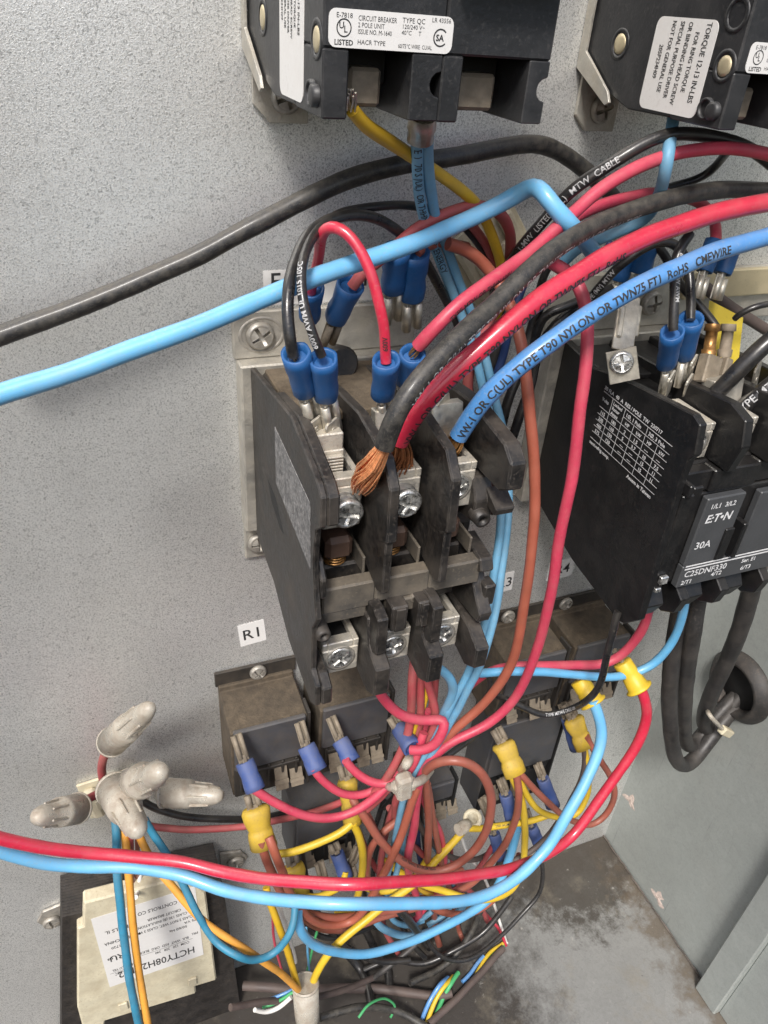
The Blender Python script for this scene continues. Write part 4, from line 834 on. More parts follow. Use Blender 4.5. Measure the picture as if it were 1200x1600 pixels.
wire('blue_wire', 'right plain wire of the blue pair under the left breaker ferrule', 'dblue', 17,
     [(669, 212, 55), (669, 250, 50), (674, 300, 42), (682, 345, 34), (699, 392, 28), (716, 440, 25), (733, 480, 24), (750, 530, 24), (764, 580, 28), (778, 640, 33), (789, 690, 38), (794, 740, 44), (794, 790, 50), (790, 840, 55), (783, 895, 60), (776, 945, 64), (763, 1000, 68), (748, 1045, 69), (730, 1078, 68), (714, 1110, 66), (694, 1146, 65), (672, 1182, 65), (655, 1214, 64), (642, 1250, 62), (632, 1300, 58), (624, 1345, 52), (612, 1400, 46), (628, 1424, 42), (650, 1440, 40), (675, 1424, 40)], TW, D=3.3)
wire('blue_wire', 'blue wire dropping from the right breaker and tucking under the black cable', 'dblue', 19,
     [(1053, 180, 40), (1050, 200, 44), (1047, 225, 50), (1044, 247, 53), (1039, 273, 52), (1032, 297, 47), (1024, 320, 42), (1008, 344, 37), (975, 358, 34), (940, 373, 32), (905, 385, 28), (880, 410, 24)])
# ---- black and red runs at upper right
UR_ = 'wires arching under the right breaker'
wire('black_wire', 'black wire with white lettering arching under the right breaker', 'black', 19,
     [(770, 470, 16), (790, 425, 20), (813, 388, 26), (833, 365, 30), (880, 311, 38), (907, 287, 41), (947, 260, 44), (987, 235, 46), (1019, 218, 47), (1040, 211, 48), (1067, 209, 48), (1120, 216, 47), (1165, 228, 46), (1205, 256, 45), (1260, 300, 44)], UR_, prints=[dict(t='1-MVV  LISTED  (UL)  MTW  CABLE', s=2.7, s0=24, a=0, m=M_wink, b=0.02)])
wire('red_wire', 'faded red wire curving from the front blue crimp up to the right edge', 'pink', 21,
     [(653, 541, 66), (668, 524, 68), (688, 503, 69), (725, 468, 68), (775, 433, 64), (812, 408, 60), (850, 376, 57), (880, 347, 55), (900, 330, 53), (933, 300, 52), (987, 264, 51), (1029, 246, 50), (1067, 236, 50), (1120, 231, 50), (1165, 234, 50), (1205, 242, 50), (1280, 262, 50)], UR_, D=4.0,
     prints=[dict(t='TYPE MTW OR THHN 600V', s=2.0, s0=12, a=-50, b=0.01)], parts=multi(crimp_part((645, 552, 65), (636, 598, 58), 4.0, sock=(622, 655, 52)), lambda t, p, r: strands(p[0], P(645, 556, 64), 1.5, t, M_copm, 10, 1.2, 0.3, name='bare_strands')))
wire('red_wire', 'faded red wire branching just below the first and ending in a crimp at right', 'pink', 18,
     [(850, 388, 42), (875, 360, 42), (896, 340, 42), (920, 328, 41), (947, 318, 40), (987, 308, 38), (1019, 302, 35), (1060, 306, 30), (1095, 318, 28), (1113, 335, 30), (1118, 355, 34), (1118, 378, 38)], UR_,
     parts=crimp_part((1118, 376, 37), (1100, 425, 40), 4.0, m=M_cblue, sock=(1088, 466, 42)))
wire('black_wire', 'thin black wire curling down behind the blue drop from the right breaker', 'black', 13,
     [(1160, 226, 40), (1138, 236, 30), (1124, 253, 22), (1108, 270, 18), (1088, 281, 16), (1053, 291, 14), (1010, 305, 14), (960, 330, 14), (920, 350, 14), (880, 385, 14), (850, 430, 12), (835, 480, 10)], UR_)
wire('red_wire', 'thin dusty red wire ending in the rightmost top blue crimp', 'dred', 12,
     [(1290, 362, 44), (1240, 364, 42), (1200, 367, 40), (1170, 370, 39), (1152, 376, 38), (1145, 384, 38)], UR_, parts=crimp_part((1146, 380, 37), (1128, 428, 40), 4.0, sock=(1116, 468, 42)))
# ---- top terminals of the worn contactor
TA = 'wires looping over the worn contactor'
wire('black_wire', 'outer black wire looping over the contactor into the leftmost blue crimp', 'black', 17,
     [(458, 556, 68), (453, 530, 68), (450, 500, 66), (449, 475, 64), (453, 440, 60), (462, 410, 55), (477, 375, 50), (500, 351, 46), (530, 338, 43), (562, 335, 40), (595, 345, 37), (620, 360, 35), (642, 379, 32), (662, 405, 30), (682, 440, 27), (700, 474, 24), (716, 510, 20), (726, 560, 16), (735, 620, 14)], TA,
     parts=multi(crimp_part((462, 552, 68), (478, 612, 61), 4.3, sock=(494, 668, 57), bare=True)))
wire('black_wire', 'black wire with worn white lettering entering the second blue crimp', 'black', 14,
     [(503, 556, 70), (494, 538, 70), (484, 508, 69), (476, 480, 67), (472, 450, 64), (473, 415, 60), (482, 385, 54), (500, 358, 48), (530, 335, 42), (562, 326, 37), (600, 321, 34), (637, 321, 31), (682, 331, 26), (715, 347, 22), (740, 372, 20), (757, 395, 18), (768, 420, 15), (772, 470, 12)], TA, prints=[dict(t='600V AWM UL 1015 105C', s=2.0, s0=3, a=30, m=M_wink, b=0.05)],
     parts=crimp_part((505, 560, 69), (510, 620, 62), 4.2, sock=(520, 675, 58)))
wire('red_wire', 'red wire in a tall hooped loop over the worn contactor', 'red', 18,
     [(603, 566, 66), (602, 548, 66), (600, 512, 66), (592, 475, 65), (580, 427, 63), (562, 388, 60), (543, 363, 57), (525, 353, 55), (510, 356, 52), (502, 370, 49), (500, 388, 46), (496, 412, 42), (490, 436, 38), (486, 456, 34)], TA, prints=[dict(t='600V', s=2.0, s0=4, a=0)],
     parts=multi(crimp_part((604, 562, 67), (598, 618, 60), 4.6, sock=(597, 650, 52)), crimp_part((487, 450, 35), (484, 496, 27), 4.0, m=M_cblue)))
wire('red_wire', 'dusty red wire arching behind the light blue wire from the tilted blue crimp', 'dred', 18,
     [(550, 448, 38), (562, 430, 39), (585, 412, 39), (612, 392, 38), (645, 362, 37), (675, 345, 36), (705, 331, 35), (743, 321, 33), (770, 326, 31), (788, 342, 28), (797, 367, 24), (797, 393, 20), (796, 430, 14)], TA,
     parts=crimp_part((548, 444, 37), (524, 498, 28), 4.6, sock=(510, 536, 24), sm=M_dullt))
for (lab_, pts, c0, c1, s0) in (('left dark blue crimp of the hanging pair', [(700, 372, 26), (670, 372, 30), (640, 378, 33), (622, 392, 35)], (620, 390, 35), (614, 452, 28), (612, 500, 24)), ('right dark blue crimp of the hanging pair', [(730, 385, 20), (700, 380, 26), (670, 384, 31), (652, 396, 33)], (650, 394, 34), (644, 466, 28), (642, 512, 25))):
    wire('brown_wire', 'short red brown wire into the ' + lab_, 'brown', 14, pts, 'brown wires with dark blue crimps', parts=crimp_part(c0, c1, 4.9, sock=s0, sref=(0.1, 0.1, 1), sw=7.2, sm=M_tin))
wire('red_wire', 'thin dark red wire passing behind the yellow wire near the tie mount', 'dred', 14, [(735, 350, 24), (750, 368, 22), (765, 392, 20), (776, 420, 18), (778, 470, 14)], TA)
# brown and pink long drops right of the worn contactor
LD = 'long wires hanging between the two contactors'
wire('brown_wire', 'long orange brown wire hanging between the two contactors, left of the faded red one', 'obrown', 15,
     [(700, 381, 34), (733, 393, 34), (760, 417, 34), (778, 440, 36), (795, 470, 42), (807, 505, 48), (815, 542, 53), (822, 592, 57), (832, 680, 62), (836, 750, 65), (833, 823, 68), (824, 915, 70), (808, 1007, 70), (798, 1040, 69), (779, 1072, 68), (750, 1105, 66), (722, 1130, 65), (695, 1155, 64), (673, 1184, 64), (664, 1206, 64), (648, 1240, 66), (635, 1282, 66), (618, 1328, 66), (600, 1366, 64), (584, 1396, 62), (568, 1422, 60), (548, 1440, 58), (520, 1446, 58), (492, 1440, 60), (470, 1420, 62), (452, 1392, 64), (440, 1360, 64), (428, 1328, 62), (420, 1308, 58)], LD)
wire('red_wire', 'long faded red wire hanging in front of the black contactor', 'pink', 16,
     [(850, 400, 40), (862, 412, 44), (880, 418, 48), (900, 438, 54), (912, 464, 58), (917, 500, 61), (917, 545, 64), (912, 600, 67), (905, 651, 69), (894, 746, 72), (888, 775, 73), (875, 842, 74), (863, 915, 74), (846, 990, 73), (830, 1038, 72), (810, 1082, 70), (786, 1112, 69), (759, 1134, 68), (722, 1152, 67), (698, 1164, 66), (675, 1186, 66), (657, 1215, 66), (650, 1262, 64), (646, 1300, 62), (638, 1335, 60), (640, 1370, 54), (650, 1400, 48), (655, 1430, 42)], LD)
wire('red_wire', 'dark red wire behind the blue pair above the contactor corner', 'dred', 17, [(800, 440, 20), (782, 470, 22), (764, 500, 24), (745, 540, 24), (733, 580, 22), (731, 620, 20), (738, 680, 18)], LD)
wire('navy_wire', 'dark navy wire behind the red supply cable', 'navy', 14, [(830, 420, 18), (815, 450, 18), (797, 505, 20), (786, 555, 20), (770, 600, 20), (758, 660, 18)], LD)
BKW = 'black wires behind the contactors'
for i, (lab_, pts, wp) in enumerate((
    ('black wire squeezed behind the right edge of the worn contactor', [(860, 450, 22), (838, 490, 22), (826, 530, 22), (812, 580, 24), (792, 630, 26), (781, 680, 26), (775, 740, 24), (770, 800, 20)], 15),
    ('outermost black wire between worn contactor and the long brown wire', [(915, 470, 24), (870, 505, 26), (842, 545, 28), (830, 600, 30), (812, 650, 32), (797, 700, 32), (790, 760, 30)], 15),
    ('dull black wire running down beside the navy wire', [(800, 470, 16), (783, 520, 17), (770, 560, 18), (760, 600, 18), (752, 660, 16)], 18),
    ('black wire crossing behind the blue supply cable below the red one', [(1000, 440, 20), (960, 450, 24), (925, 462, 28), (880, 480, 28), (850, 495, 26), (835, 530, 24), (822, 570, 22)], 14))):
    wire('black_wire', lab_, 'black', wp, pts, BKW)
wire('black_wire', 'black printed wire curling over the top terminals of the right contactor', 'black', 15,
     [(905, 490, 30), (924, 464, 34), (944, 440, 38), (964, 418, 41), (990, 398, 43), (1012, 384, 44), (1036, 377, 45), (1056, 382, 46), (1070, 400, 48), (1078, 430, 52), (1080, 470, 57), (1079, 500, 61)], 'black wires into the right contactor',
     prints=[dict(t='TYPE (MV) MTW', s=2.2, s0=6, a=0, m=M_wink, b=0.05)], parts=crimp_part((1080, 498, 61), (1068, 556, 56), 4.4, sock=(1060, 600, 56)))
wire('black_wire', 'glossy black printed wire dropping into the front blue crimp at right', 'black', 16,
     [(1078, 365, 56), (1064, 385, 58), (1056, 410, 60), (1054, 450, 63), (1053, 485, 66), (1052, 516, 68)], 'black wires into the right contactor', prints=[dict(t='600V MTW AWM', s=2.0, s0=8, a=40, m=M_wink, b=0.05)],
     parts=crimp_part((1051, 518, 67), (1041, 570, 60), 4.4, sock=(1034, 606, 56)))
wire('black_wire', 'dull black wire arching behind the two blue crimps at right', 'black', 14, [(1000, 375, 30), (1020, 378, 31), (1040, 400, 32), (1060, 440, 34), (1090, 475, 38), (1115, 505, 44), (1122, 515, 46)], 'black wires into the right contactor')
for (lab_, m_, pts, c0, c1, s0) in (('dark blue crimp behind the red supply cable', 'navy', [(985, 352, 22), (990, 372, 26), (1008, 390, 28)], (1012, 378, 28), (1000, 425, 28), (992, 462, 28)), ('dark blue crimp half hidden beside the black printed wire', 'navy', [(950, 380, 18), (965, 392, 22), (978, 402, 24)], (980, 396, 24), (966, 438, 24), (958, 470, 24))):
    wire('blue_wire', 'short navy wire with a ' + lab_, m_, 12, pts, 'navy wires with crimps', parts=crimp_part(c0, c1, 4.6, sock=s0, sm=M_tin))
wire('supply_cable', 'glossy black cable landing on the left pole of the right contactor', 'black', 27, [(1096, 636, 66), (1125, 608, 69), (1160, 572, 71), (1200, 535, 72), (1290, 460, 72)], 'supply cables of the right contactor')
wire('supply_cable', 'black printed cable landing on the middle pole of the right contactor', 'black', 26, [(1138, 658, 68), (1165, 632, 70), (1200, 604, 72), (1290, 540, 74)], 'supply cables of the right contactor', prints=[dict(t='TYPE MTW', s=3.8, s0=4, a=0, m=M_wink, b=0.05, f=False)])
wire('black_wire', 'thin twisted black lead from the scorched component to the right edge', 'black', 10, [(1148, 498, 50), (1158, 490, 52), (1180, 480, 54), (1205, 474, 55), (1280, 455, 56)])
wire('brown_wire', 'dark brown wire behind the scorched component', 'jacket', 18, [(1090, 440, 10), (1140, 480, 14), (1180, 505, 18), (1260, 550, 20)])
# ---- lower contactor outputs
wire('red_wire', 'faded red wire from the lower lugs doubling back into a blue crimp', 'pink', 16,
     [(580, 1050, 62), (587, 1068, 62), (598, 1090, 62), (620, 1112, 63), (640, 1122, 64), (660, 1126, 65), (680, 1126, 66), (692, 1122, 67), (697, 1128, 68), (692, 1142, 70), (684, 1160, 70), (670, 1171, 69), (652, 1174, 67), (642, 1172, 65)], 'red wires in the central bundle',
     parts=crimp_part((645, 1171, 64), (624, 1138, 50), 4.6, m=M_cblued, sock=(612, 1118, 46), sm=M_dullt))
CB = 'red wires in the central bundle'
for lab_, c_, wp, pts in (
    ('leftmost dark red wire coming down under the lower lugs', 'dred', 14, [(648, 1030, 50), (645, 1060, 54), (643, 1110, 56), (637, 1150, 58), (620, 1190, 60), (600, 1222, 60), (580, 1243, 58)]),
    ('second dark red wire coming down under the lower lugs', 'dred', 13, [(658, 1035, 48), (657, 1065, 52), (657, 1116, 55), (651, 1154, 57), (636, 1190, 58), (612, 1225, 58), (590, 1250, 56), (570, 1268, 54)]),
    ('dusty red wire slanting to the right under the middle fin', 'dred', 13, [(660, 1040, 54), (666, 1062, 57), (680, 1108, 60), (678, 1142, 62), (660, 1165, 62), (642, 1195, 62), (626, 1240, 60)]),
    ('dark red wire beside the small blue loop under the right lug', 'dred', 13, [(684, 1020, 44), (680, 1050, 48), (676, 1105, 52), (666, 1150, 56), (650, 1190, 58), (632, 1225, 58), (618, 1250, 56), (617, 1280, 50)])):
    wire('red_wire', lab_, c_, wp, pts, CB)
wire('yellow_wire', 'yellow wire hidden among the dark red bundle', 'gold', 9, [(678, 1025, 46), (672, 1055, 50), (663, 1100, 54), (648, 1135, 56), (638, 1165, 56), (600, 1225, 56), (575, 1255, 52)])
wire('blue_wire', 'short blue loop from the right lower lug into the bundle', 'dblue', 15, [(672, 1036, 66), (686, 1044, 66), (702, 1058, 66), (708, 1078, 65), (702, 1098, 64), (692, 1118, 62), (680, 1140, 60)])
wire('grey_wire', 'thin grey black wire looping beside the blue pair', 'black', 8, [(748, 1042, 50), (760, 1050, 52), (766, 1068, 54), (760, 1090, 54), (745, 1108, 54), (720, 1130, 54), (695, 1160, 54)])
# relay crimps
RW = 'red wires plugged on the relays'
def rc(p0, p1, s0): return crimp_part(p0, p1, 4.8, m=M_cblued, sock=s0, sm=M_dullt, sw=5)
wire('red_wire', 'faded red wire drooping from the leftmost relay crimp', 'pink', 14,
     [(393, 1230, 50), (410, 1243, 52), (428, 1253, 54), (462, 1269, 57), (496, 1278, 59), (530, 1276, 60), (564, 1262, 61), (592, 1240, 61), (620, 1212, 60), (645, 1180, 58), (660, 1150, 56), (668, 1110, 54)], RW, parts=rc((399, 1234, 50), (382, 1190, 41), (368, 1148, 34)))
wire('red_wire', 'faded red wire drooping from the middle relay crimp', 'pink', 13,
     [(489, 1200, 50), (500, 1216, 52), (515, 1229, 54), (537, 1241, 56), (564, 1242, 57), (586, 1233, 57), (606, 1215, 56), (630, 1180, 54), (645, 1140, 52)], RW, parts=rc((496, 1204, 50), (478, 1165, 41), (467, 1128, 34)))
wire('red_wire', 'faded red wire drooping from the relay crimp nearest the bundle', 'pink', 14,
     [(540, 1188, 52), (550, 1202, 54), (566, 1215, 57), (588, 1224, 60), (612, 1224, 62), (632, 1212, 64), (646, 1193, 65), (655, 1170, 64), (662, 1145, 62)], RW, parts=rc((549, 1190, 51), (531, 1156, 42), (516, 1120, 34)))
# left yellow sleeve with two brown wires
def ysl(p0, p1, r, sock=None, sq=0.7, ref=(0, 0, 1)):
    def f(t, path, rr):
        a, b = P(*p0), P(*p1); L = (b - a).length
        MB().lathe(a, b, [(2, r * 0.8), (0, r * 0.92), (0, r * 1.06), (L * 0.30, r * 1.04), (L * 0.42, r * 0.98), (L * 0.47, r * 0.88), (L * 0.52, r * 0.96), (L * 0.75, r * 1.08), (L * 0.92, r * 1.12), (L, r * 0.95), (L + 0.1, 0.2)], 26, ref=ref, squash=sq, wob=0.16).build('crimp_sleeve', M_cyel, t)
        if sock: receptacle(b, P(*sock), 7, t, (0.2, 0.3, 1), M_dullt)
    return f
wire('brown_wire', 'red brown wire joining left and right yellow sleeves below the blue one', 'brown', 12,
     [(408, 1314, 56), (414, 1335, 58), (424, 1362, 60), (440, 1395, 60), (460, 1416, 58), (490, 1430, 56), (527, 1434, 55), (568, 1430, 54), (615, 1422, 52), (650, 1412, 52), (685, 1402, 52), (710, 1396, 53), (740, 1378, 55), (762, 1354, 57), (782, 1330, 58), (796, 1305, 59), (807, 1274, 60), (811, 1238, 60), (806, 1208, 56)], 'brown wires in the yellow sleeves',
     parts=multi(ysl((412, 1324, 56), (398, 1262, 46), 5.6, (392, 1240, 42)), ysl((806, 1210, 56), (786, 1160, 44), 5.6, (774, 1138, 38))))
wire('red_wire', 'dusty red wire running level from the tie mount behind the yellow sleeve', 'dred', 11, [(225, 1285, 12), (234, 1291, 14), (297, 1296, 18), (385, 1291, 22), (424, 1284, 26), (464, 1275, 34), (492, 1268, 40), (528, 1256, 46), (560, 1240, 50)])
wire('black_wire', 'dark grey wire running level from the tie mount toward the relays', 'black', 11, [(215, 1248, 10), (245, 1264, 12), (297, 1277, 14), (350, 1280, 14), (400, 1279, 12), (450, 1270, 8), (500, 1262, 6)])
wire('yellow_wire', 'yellow wire rising gently from the left yellow sleeve to the centre one', 'yellow', 12,
     [(430, 1334, 52), (450, 1332, 54), (473, 1326, 56), (510, 1312, 57), (535, 1299, 57), (550, 1286, 56)], 'yellow wires at lower left', parts=ysl((551, 1288, 55), (542, 1218, 44), 4.2, (536, 1195, 38), sq=0.8))
wire('yellow_wire', 'yellow wire dropping from the centre yellow sleeve and hooking left', 'yellow', 12,
     [(551, 1286, 56), (560, 1302, 57), (566, 1330, 57), (566, 1357, 56), (562, 1385, 54), (556, 1408, 50), (545, 1424, 46), (525, 1428, 42)], 'yellow wires at lower left')
wire('yellow_wire', 'yellow sleeved wire below the black grimy relay at lower left', 'yellow', 10, [(470, 1396, 48), (490, 1402, 50), (512, 1396, 50), (534, 1384, 48), (540, 1362, 44)], 'yellow wires at lower left',
     parts=multi(ysl((468, 1398, 47), (458, 1352, 40), 5.0, (454, 1332, 36)), crimp_part((541, 1372, 44), (526, 1332, 36), 4.6, m=M_cblued, sock=(520, 1318, 32), sm=M_dullt)))
# coil of brown at centre
wire('brown_wire', 'red brown wire forming a large ring at the centre of the bundle', 'brown', 14,
     [(652, 1225, 62), (658, 1212, 64), (668, 1200, 68), (685, 1191, 72), (708, 1188, 76), (732, 1193, 78), (752, 1208, 80), (765, 1232, 80), (768, 1260, 80), (761, 1295, 78), (742, 1328, 76), (712, 1352, 74), (680, 1361, 72), (650, 1357, 70), (620, 1340, 66), (594, 1312, 62), (576, 1285, 58), (560, 1262, 54), (545, 1240, 48)], 'brown wires of the central ring', prints=[dict(t='TYPE MTW OR THHN 600V', s=1.9, s0=150, a=-30)])
wire('brown_wire', 'second red brown wire running beside the ring from the relays', 'brown', 12,
     [(565, 1262, 52), (572, 1272, 54), (584, 1297, 56), (602, 1322, 58), (622, 1340, 60), (655, 1362, 62), (690, 1368, 62), (722, 1360, 60)], 'brown wires of the central ring')
wire('brown_wire', 'straight red brown wire falling from the zip tie to the floor', 'brown', 11, [(664, 1218, 60), (668, 1250, 58), (670, 1290, 54), (668, 1352, 48), (672, 1390, 42), (678, 1424, 36), (681, 1458, 30), (687, 1478, 24)], 'brown wires falling to the floor')
wire('brown_wire', 'thinner red brown wire falling just right of the straight one', 'brown', 9, [(668, 1225, 58), (674, 1260, 56), (680, 1295, 52), (688, 1340, 48), (696, 1370, 44), (706, 1400, 38), (713, 1435, 32), (718, 1456, 26), (726, 1474, 20)], 'brown wires falling to the floor')
# right hand cluster
wire('brown_wire', 'red brown wire looping from the right yellow sleeve up to the smaller yellow sleeve', 'brown', 10,
     [(811, 1206, 56), (822, 1218, 58), (838, 1236, 60), (860, 1257, 62), (880, 1274, 62), (897, 1284, 62), (922, 1289, 62), (945, 1275, 62), (958, 1252, 62), (960, 1232, 62), (953, 1212, 60), (938, 1188, 57), (922, 1163, 52), (916, 1150, 50)], 'brown wires in the yellow sleeves', parts=ysl((913, 1168, 51), (896, 1122, 42), 5.0, (884, 1098, 36)))
wire('yellow_wire', 'yellow wire linking the two yellow sleeves at right', 'yellow', 10, [(800, 1208, 55), (812, 1222, 57), (826, 1247, 59), (848, 1270, 60), (876, 1278, 60), (900, 1272, 60), (914, 1252, 59), (920, 1232, 57), (918, 1196, 54), (914, 1170, 51)], 'yellow wires at right')
wire('yellow_wire', 'yellow wire falling straight from the right yellow sleeve then under the blue wire', 'yellow', 11, [(798, 1210, 54), (806, 1228, 56), (815, 1250, 57), (820, 1292, 57), (819, 1335, 58), (813, 1368, 60), (798, 1391, 64), (768, 1405, 66), (735, 1404, 62), (700, 1394, 56), (665, 1384, 52), (628, 1364, 48), (612, 1352, 46)], 'yellow wires at right')
def ringterm(t, path, r):
    c = P(726, 1290, 48); d = (P(748, 1268, 46) - P(714, 1306, 50)).normalized()
    MB().lathe(P(716, 1297, 50), P(742, 1282, 46), [(0, 3.4), (4, 3.7), (8, 3.2), (8.2, 2.2)], 14).build('ring_barrel', M_nylon, t)
    MB().lathe(P(738, 1279, 45), P(742, 1279, 52), [(0, 4.2), (0, 5.2), (2.2, 5.2), (2.2, 3.0), (0, 3.0)], 18).build('ring_terminal', M_cream, t)
wire('yellow_wire', 'yellow printed wire running level to a cream ring terminal', 'yellow', 10, [(856, 1274, 56), (835, 1281, 55), (806, 1287, 54), (775, 1292, 52), (750, 1295, 51), (728, 1294, 50)], 'yellow wires at right', prints=[dict(t='MTW 105C', s=1.7, s0=24, a=0, f=False)], parts=ringterm)
wire('yellow_wire', 'long yellow wire slanting from the ring terminal down to the clear connector', 'yellow', 12,
     [(724, 1298, 48), (712, 1312, 49), (698, 1327, 50), (672, 1354, 52), (646, 1382, 54), (612, 1406, 56), (568, 1441, 58), (539, 1464, 60), (512, 1492, 62), (493, 1524, 64), (486, 1548, 64)], 'yellow wires at lower left')
wire('brown_wire', 'dark brown wire beside the small right yellow sleeve', 'jacket', 9, [(908, 1158, 50), (914, 1180, 52), (913, 1200, 54), (906, 1224, 56), (893, 1250, 56), (875, 1280, 54), (850, 1312, 52), (820, 1336, 52), (785, 1350, 50)], 'brown wires in the yellow sleeves')
wire('blue_wire', 'light blue wire dropping behind the brown arcs and sweeping left along the bottom', 'blue', 14,
     [(808, 1296, 50), (803, 1318, 51), (794, 1345, 53), (782, 1376, 56), (765, 1404, 60), (738, 1424, 62), (700, 1444, 64), (652, 1467, 65), (610, 1482, 66), (568, 1491, 66), (527, 1487, 66), (493, 1477, 66), (472, 1458, 66), (465, 1432, 64), (468, 1405, 60)])
for (x, y, x2, y2, h, lab_) in ((790, 1240, 802, 1285, 44, 'dusty blue crimp in the middle of the right grimy relay'), (848, 1216, 864, 1258, 42, 'dusty blue crimp at the right edge of the grimy relay'), (772, 1302, 782, 1340, 36, 'dusty blue crimp below the printed yellow wire'), (830, 1290, 846, 1326, 34, 'dusty blue crimp beside the falling yellow wire'), (886, 1122, 900, 1168, 36, 'dark blue crimp tucked behind the small yellow sleeve')):
    T = thing('crimp_terminal', lab_, 'crimp terminal', P(x, y, h), 'blue crimps on the lower right relay'); sleeve(P(x2, y2, h + 6), P(x, y, h), 4.4, T, M_cblued); receptacle(P(x, y, h), P(x - 9, y - 24, h - 6), 5.5, T, (0.2, 0.3, 1), M_dullt)
# long red and blue loops in front with yellow butt crimps
def ybutt(p0, p1, p2, r):
    def f(t, path, rr):
        a, b = P(*p0), P(*p1); L = (b - a).length
        MB().lathe(a, b, [(1.8, r * 0.8), (0.2, r * 0.95), (-0.4, r * 1.35), (0.4, r * 1.38), (1.2, r * 1.08), (L * 0.45, r), (L * 0.52, r * 0.92), (L * 0.6, r * 0.98), (L * 0.97, r * 0.98), (L, r * 0.9), (L, 0.1)], 22, ref=(0, 0, 1), squash=0.9, wob=0.1).build('crimp_sleeve', mat('yellow_vinyl_sleeve', (0.62, 0.42, 0.025), 0.4, var=0.1, dust=0.3, dustcol=(0.4, 0.27, 0.06), dscale=90, dthr=0.55), t)
        receptacle(b, P(*p2), 6, t, (0.2, 0.3, 1), M_dullt)
    return f
wire('long_wire', 'long glossy red wire looping along the bottom up to the right yellow crimp', 'red', 22,
     [(-60, 1292, 48), (0, 1309, 49), (70, 1325, 50), (140, 1334, 51), (210, 1338, 55), (280, 1346, 61), (350, 1363, 71), (420, 1374, 82), (490, 1380, 92), (560, 1382, 100), (610, 1379, 100), (693, 1373, 99), (777, 1362, 97), (818, 1351, 95), (855, 1335, 92), (895, 1306, 88), (935, 1252, 84), (970, 1202, 81), (997, 1160, 79), (1010, 1122, 77), (1008, 1095, 75), (1000, 1072, 72)], 'long looped wires at the bottom', D=5.0, parts=ybutt((999, 1076, 72), (972, 1034, 62), (962, 1016, 56), 4.6))
wire('long_wire', 'long glossy blue wire looping along the bottom up to the left yellow crimp', 'lblue', 22,
     [(-60, 1300, 48), (0, 1329, 49), (70, 1349, 50), (140, 1355, 52), (210, 1354, 56), (280, 1367, 63), (350, 1390, 74), (420, 1404, 86), (490, 1411, 97), (560, 1413, 104), (610, 1412, 104), (693, 1410, 105), (756, 1400, 104), (810, 1370, 102), (855, 1325, 98), (886, 1274, 94), (916, 1220, 88), (936, 1172, 82), (940, 1139, 78), (934, 1112, 75), (927, 1094, 72)], 'long looped wires at the bottom', D=5.2, parts=ybutt((927, 1098, 71), (905, 1062, 62), (898, 1046, 56), 4.6))
# wires from the right contactor bottom
RB = 'wires below the right contactor'
wire('red_wire', 'red wire leaving the bottom of the right contactor and running level left', 'pink', 15, [(1022, 915, 74), (1017, 940, 72), (1006, 977, 69), (987, 1007, 66), (965, 1028, 64), (936, 1039, 62), (888, 1040, 60), (833, 1040, 58), (795, 1042, 55), (760, 1052, 50), (735, 1070, 46)], RB)
wire('blue_wire', 'blue wire leaving the bottom of the right contactor and running level left', 'blue', 14, [(1074, 905, 76), (1072, 930, 75), (1067, 963, 73), (1050, 1005, 71), (1022, 1037, 69), (987, 1053, 67), (951, 1058, 66), (907, 1055, 64), (833, 1050, 61), (790, 1049, 58), (750, 1052, 52)], RB)
wire('black_wire', 'black printed wire from the right contactor corner curving left to the bundle', 'black', 11, [(966, 955, 80), (958, 988, 82), (948, 1025, 83), (938, 1068, 83), (920, 1093, 80), (888, 1110, 68), (852, 1117, 66), (815, 1104, 62), (790, 1092, 58), (770, 1085, 50)], RB, prints=[dict(t='TYPE MTW E CABLE 600V', s=2.0, s0=30, a=0, m=M_wink, b=0.04, f=True)])
# thick cables to the grommet
TC = 'thick black cables to the grommet'
wire('thick_cable', 'outer thick black cable sagging in a deep hook to the grommet', 'thick', 24, [(1068, 915, 60), (1061, 960, 60), (1053, 1010, 61), (1047, 1060, 62), (1046, 1110, 63), (1050, 1160, 67), (1058, 1190, 65), (1074, 1196, 62), (1094, 1176, 59), (1115, 1148, 56), (1134, 1122, 53), (1165, 1088, 48)], TC)
wire('thick_cable', 'inner thick black cable hanging beside the outer one', 'thick', 24, [(1094, 900, 62), (1089, 945, 63), (1080, 1000, 66), (1072, 1060, 63), (1068, 1120, 60), (1070, 1158, 57), (1082, 1165, 54), (1100, 1145, 51), (1122, 1115, 49), (1160, 1078, 46)], TC)
wire('thick_cable', 'right thick black cable from the third pole bent into the grommet', 'thick', 25, [(1184, 880, 70), (1178, 905, 69), (1168, 945, 67), (1155, 985, 65), (1136, 1032, 62), (1118, 1068, 60), (1104, 1105, 57), (1100, 1132, 54), (1112, 1138, 51), (1130, 1118, 50), (1168, 1074, 48)], TC)
T = thing('zip_tie', 'beige zip tie with a square head around the thick black cables', 'zip tie', P(1130, 1135, 60))
a = P(1109, 1118, 66); b_ = P(1130, 1140, 62); mb = MB(); mb.tube(smooth_path([P(1106, 1112, 62), a, P(1120, 1130, 66), b_], 1), 1.3, 6); mb.build('strap', M_nylon, T); mb = MB(); plank(mb, P(1128, 1140, 63), P(1140, 1146, 61), 5, 4, (0, 0, 1), 0.6); mb.build('tie_head', M_cream, T)
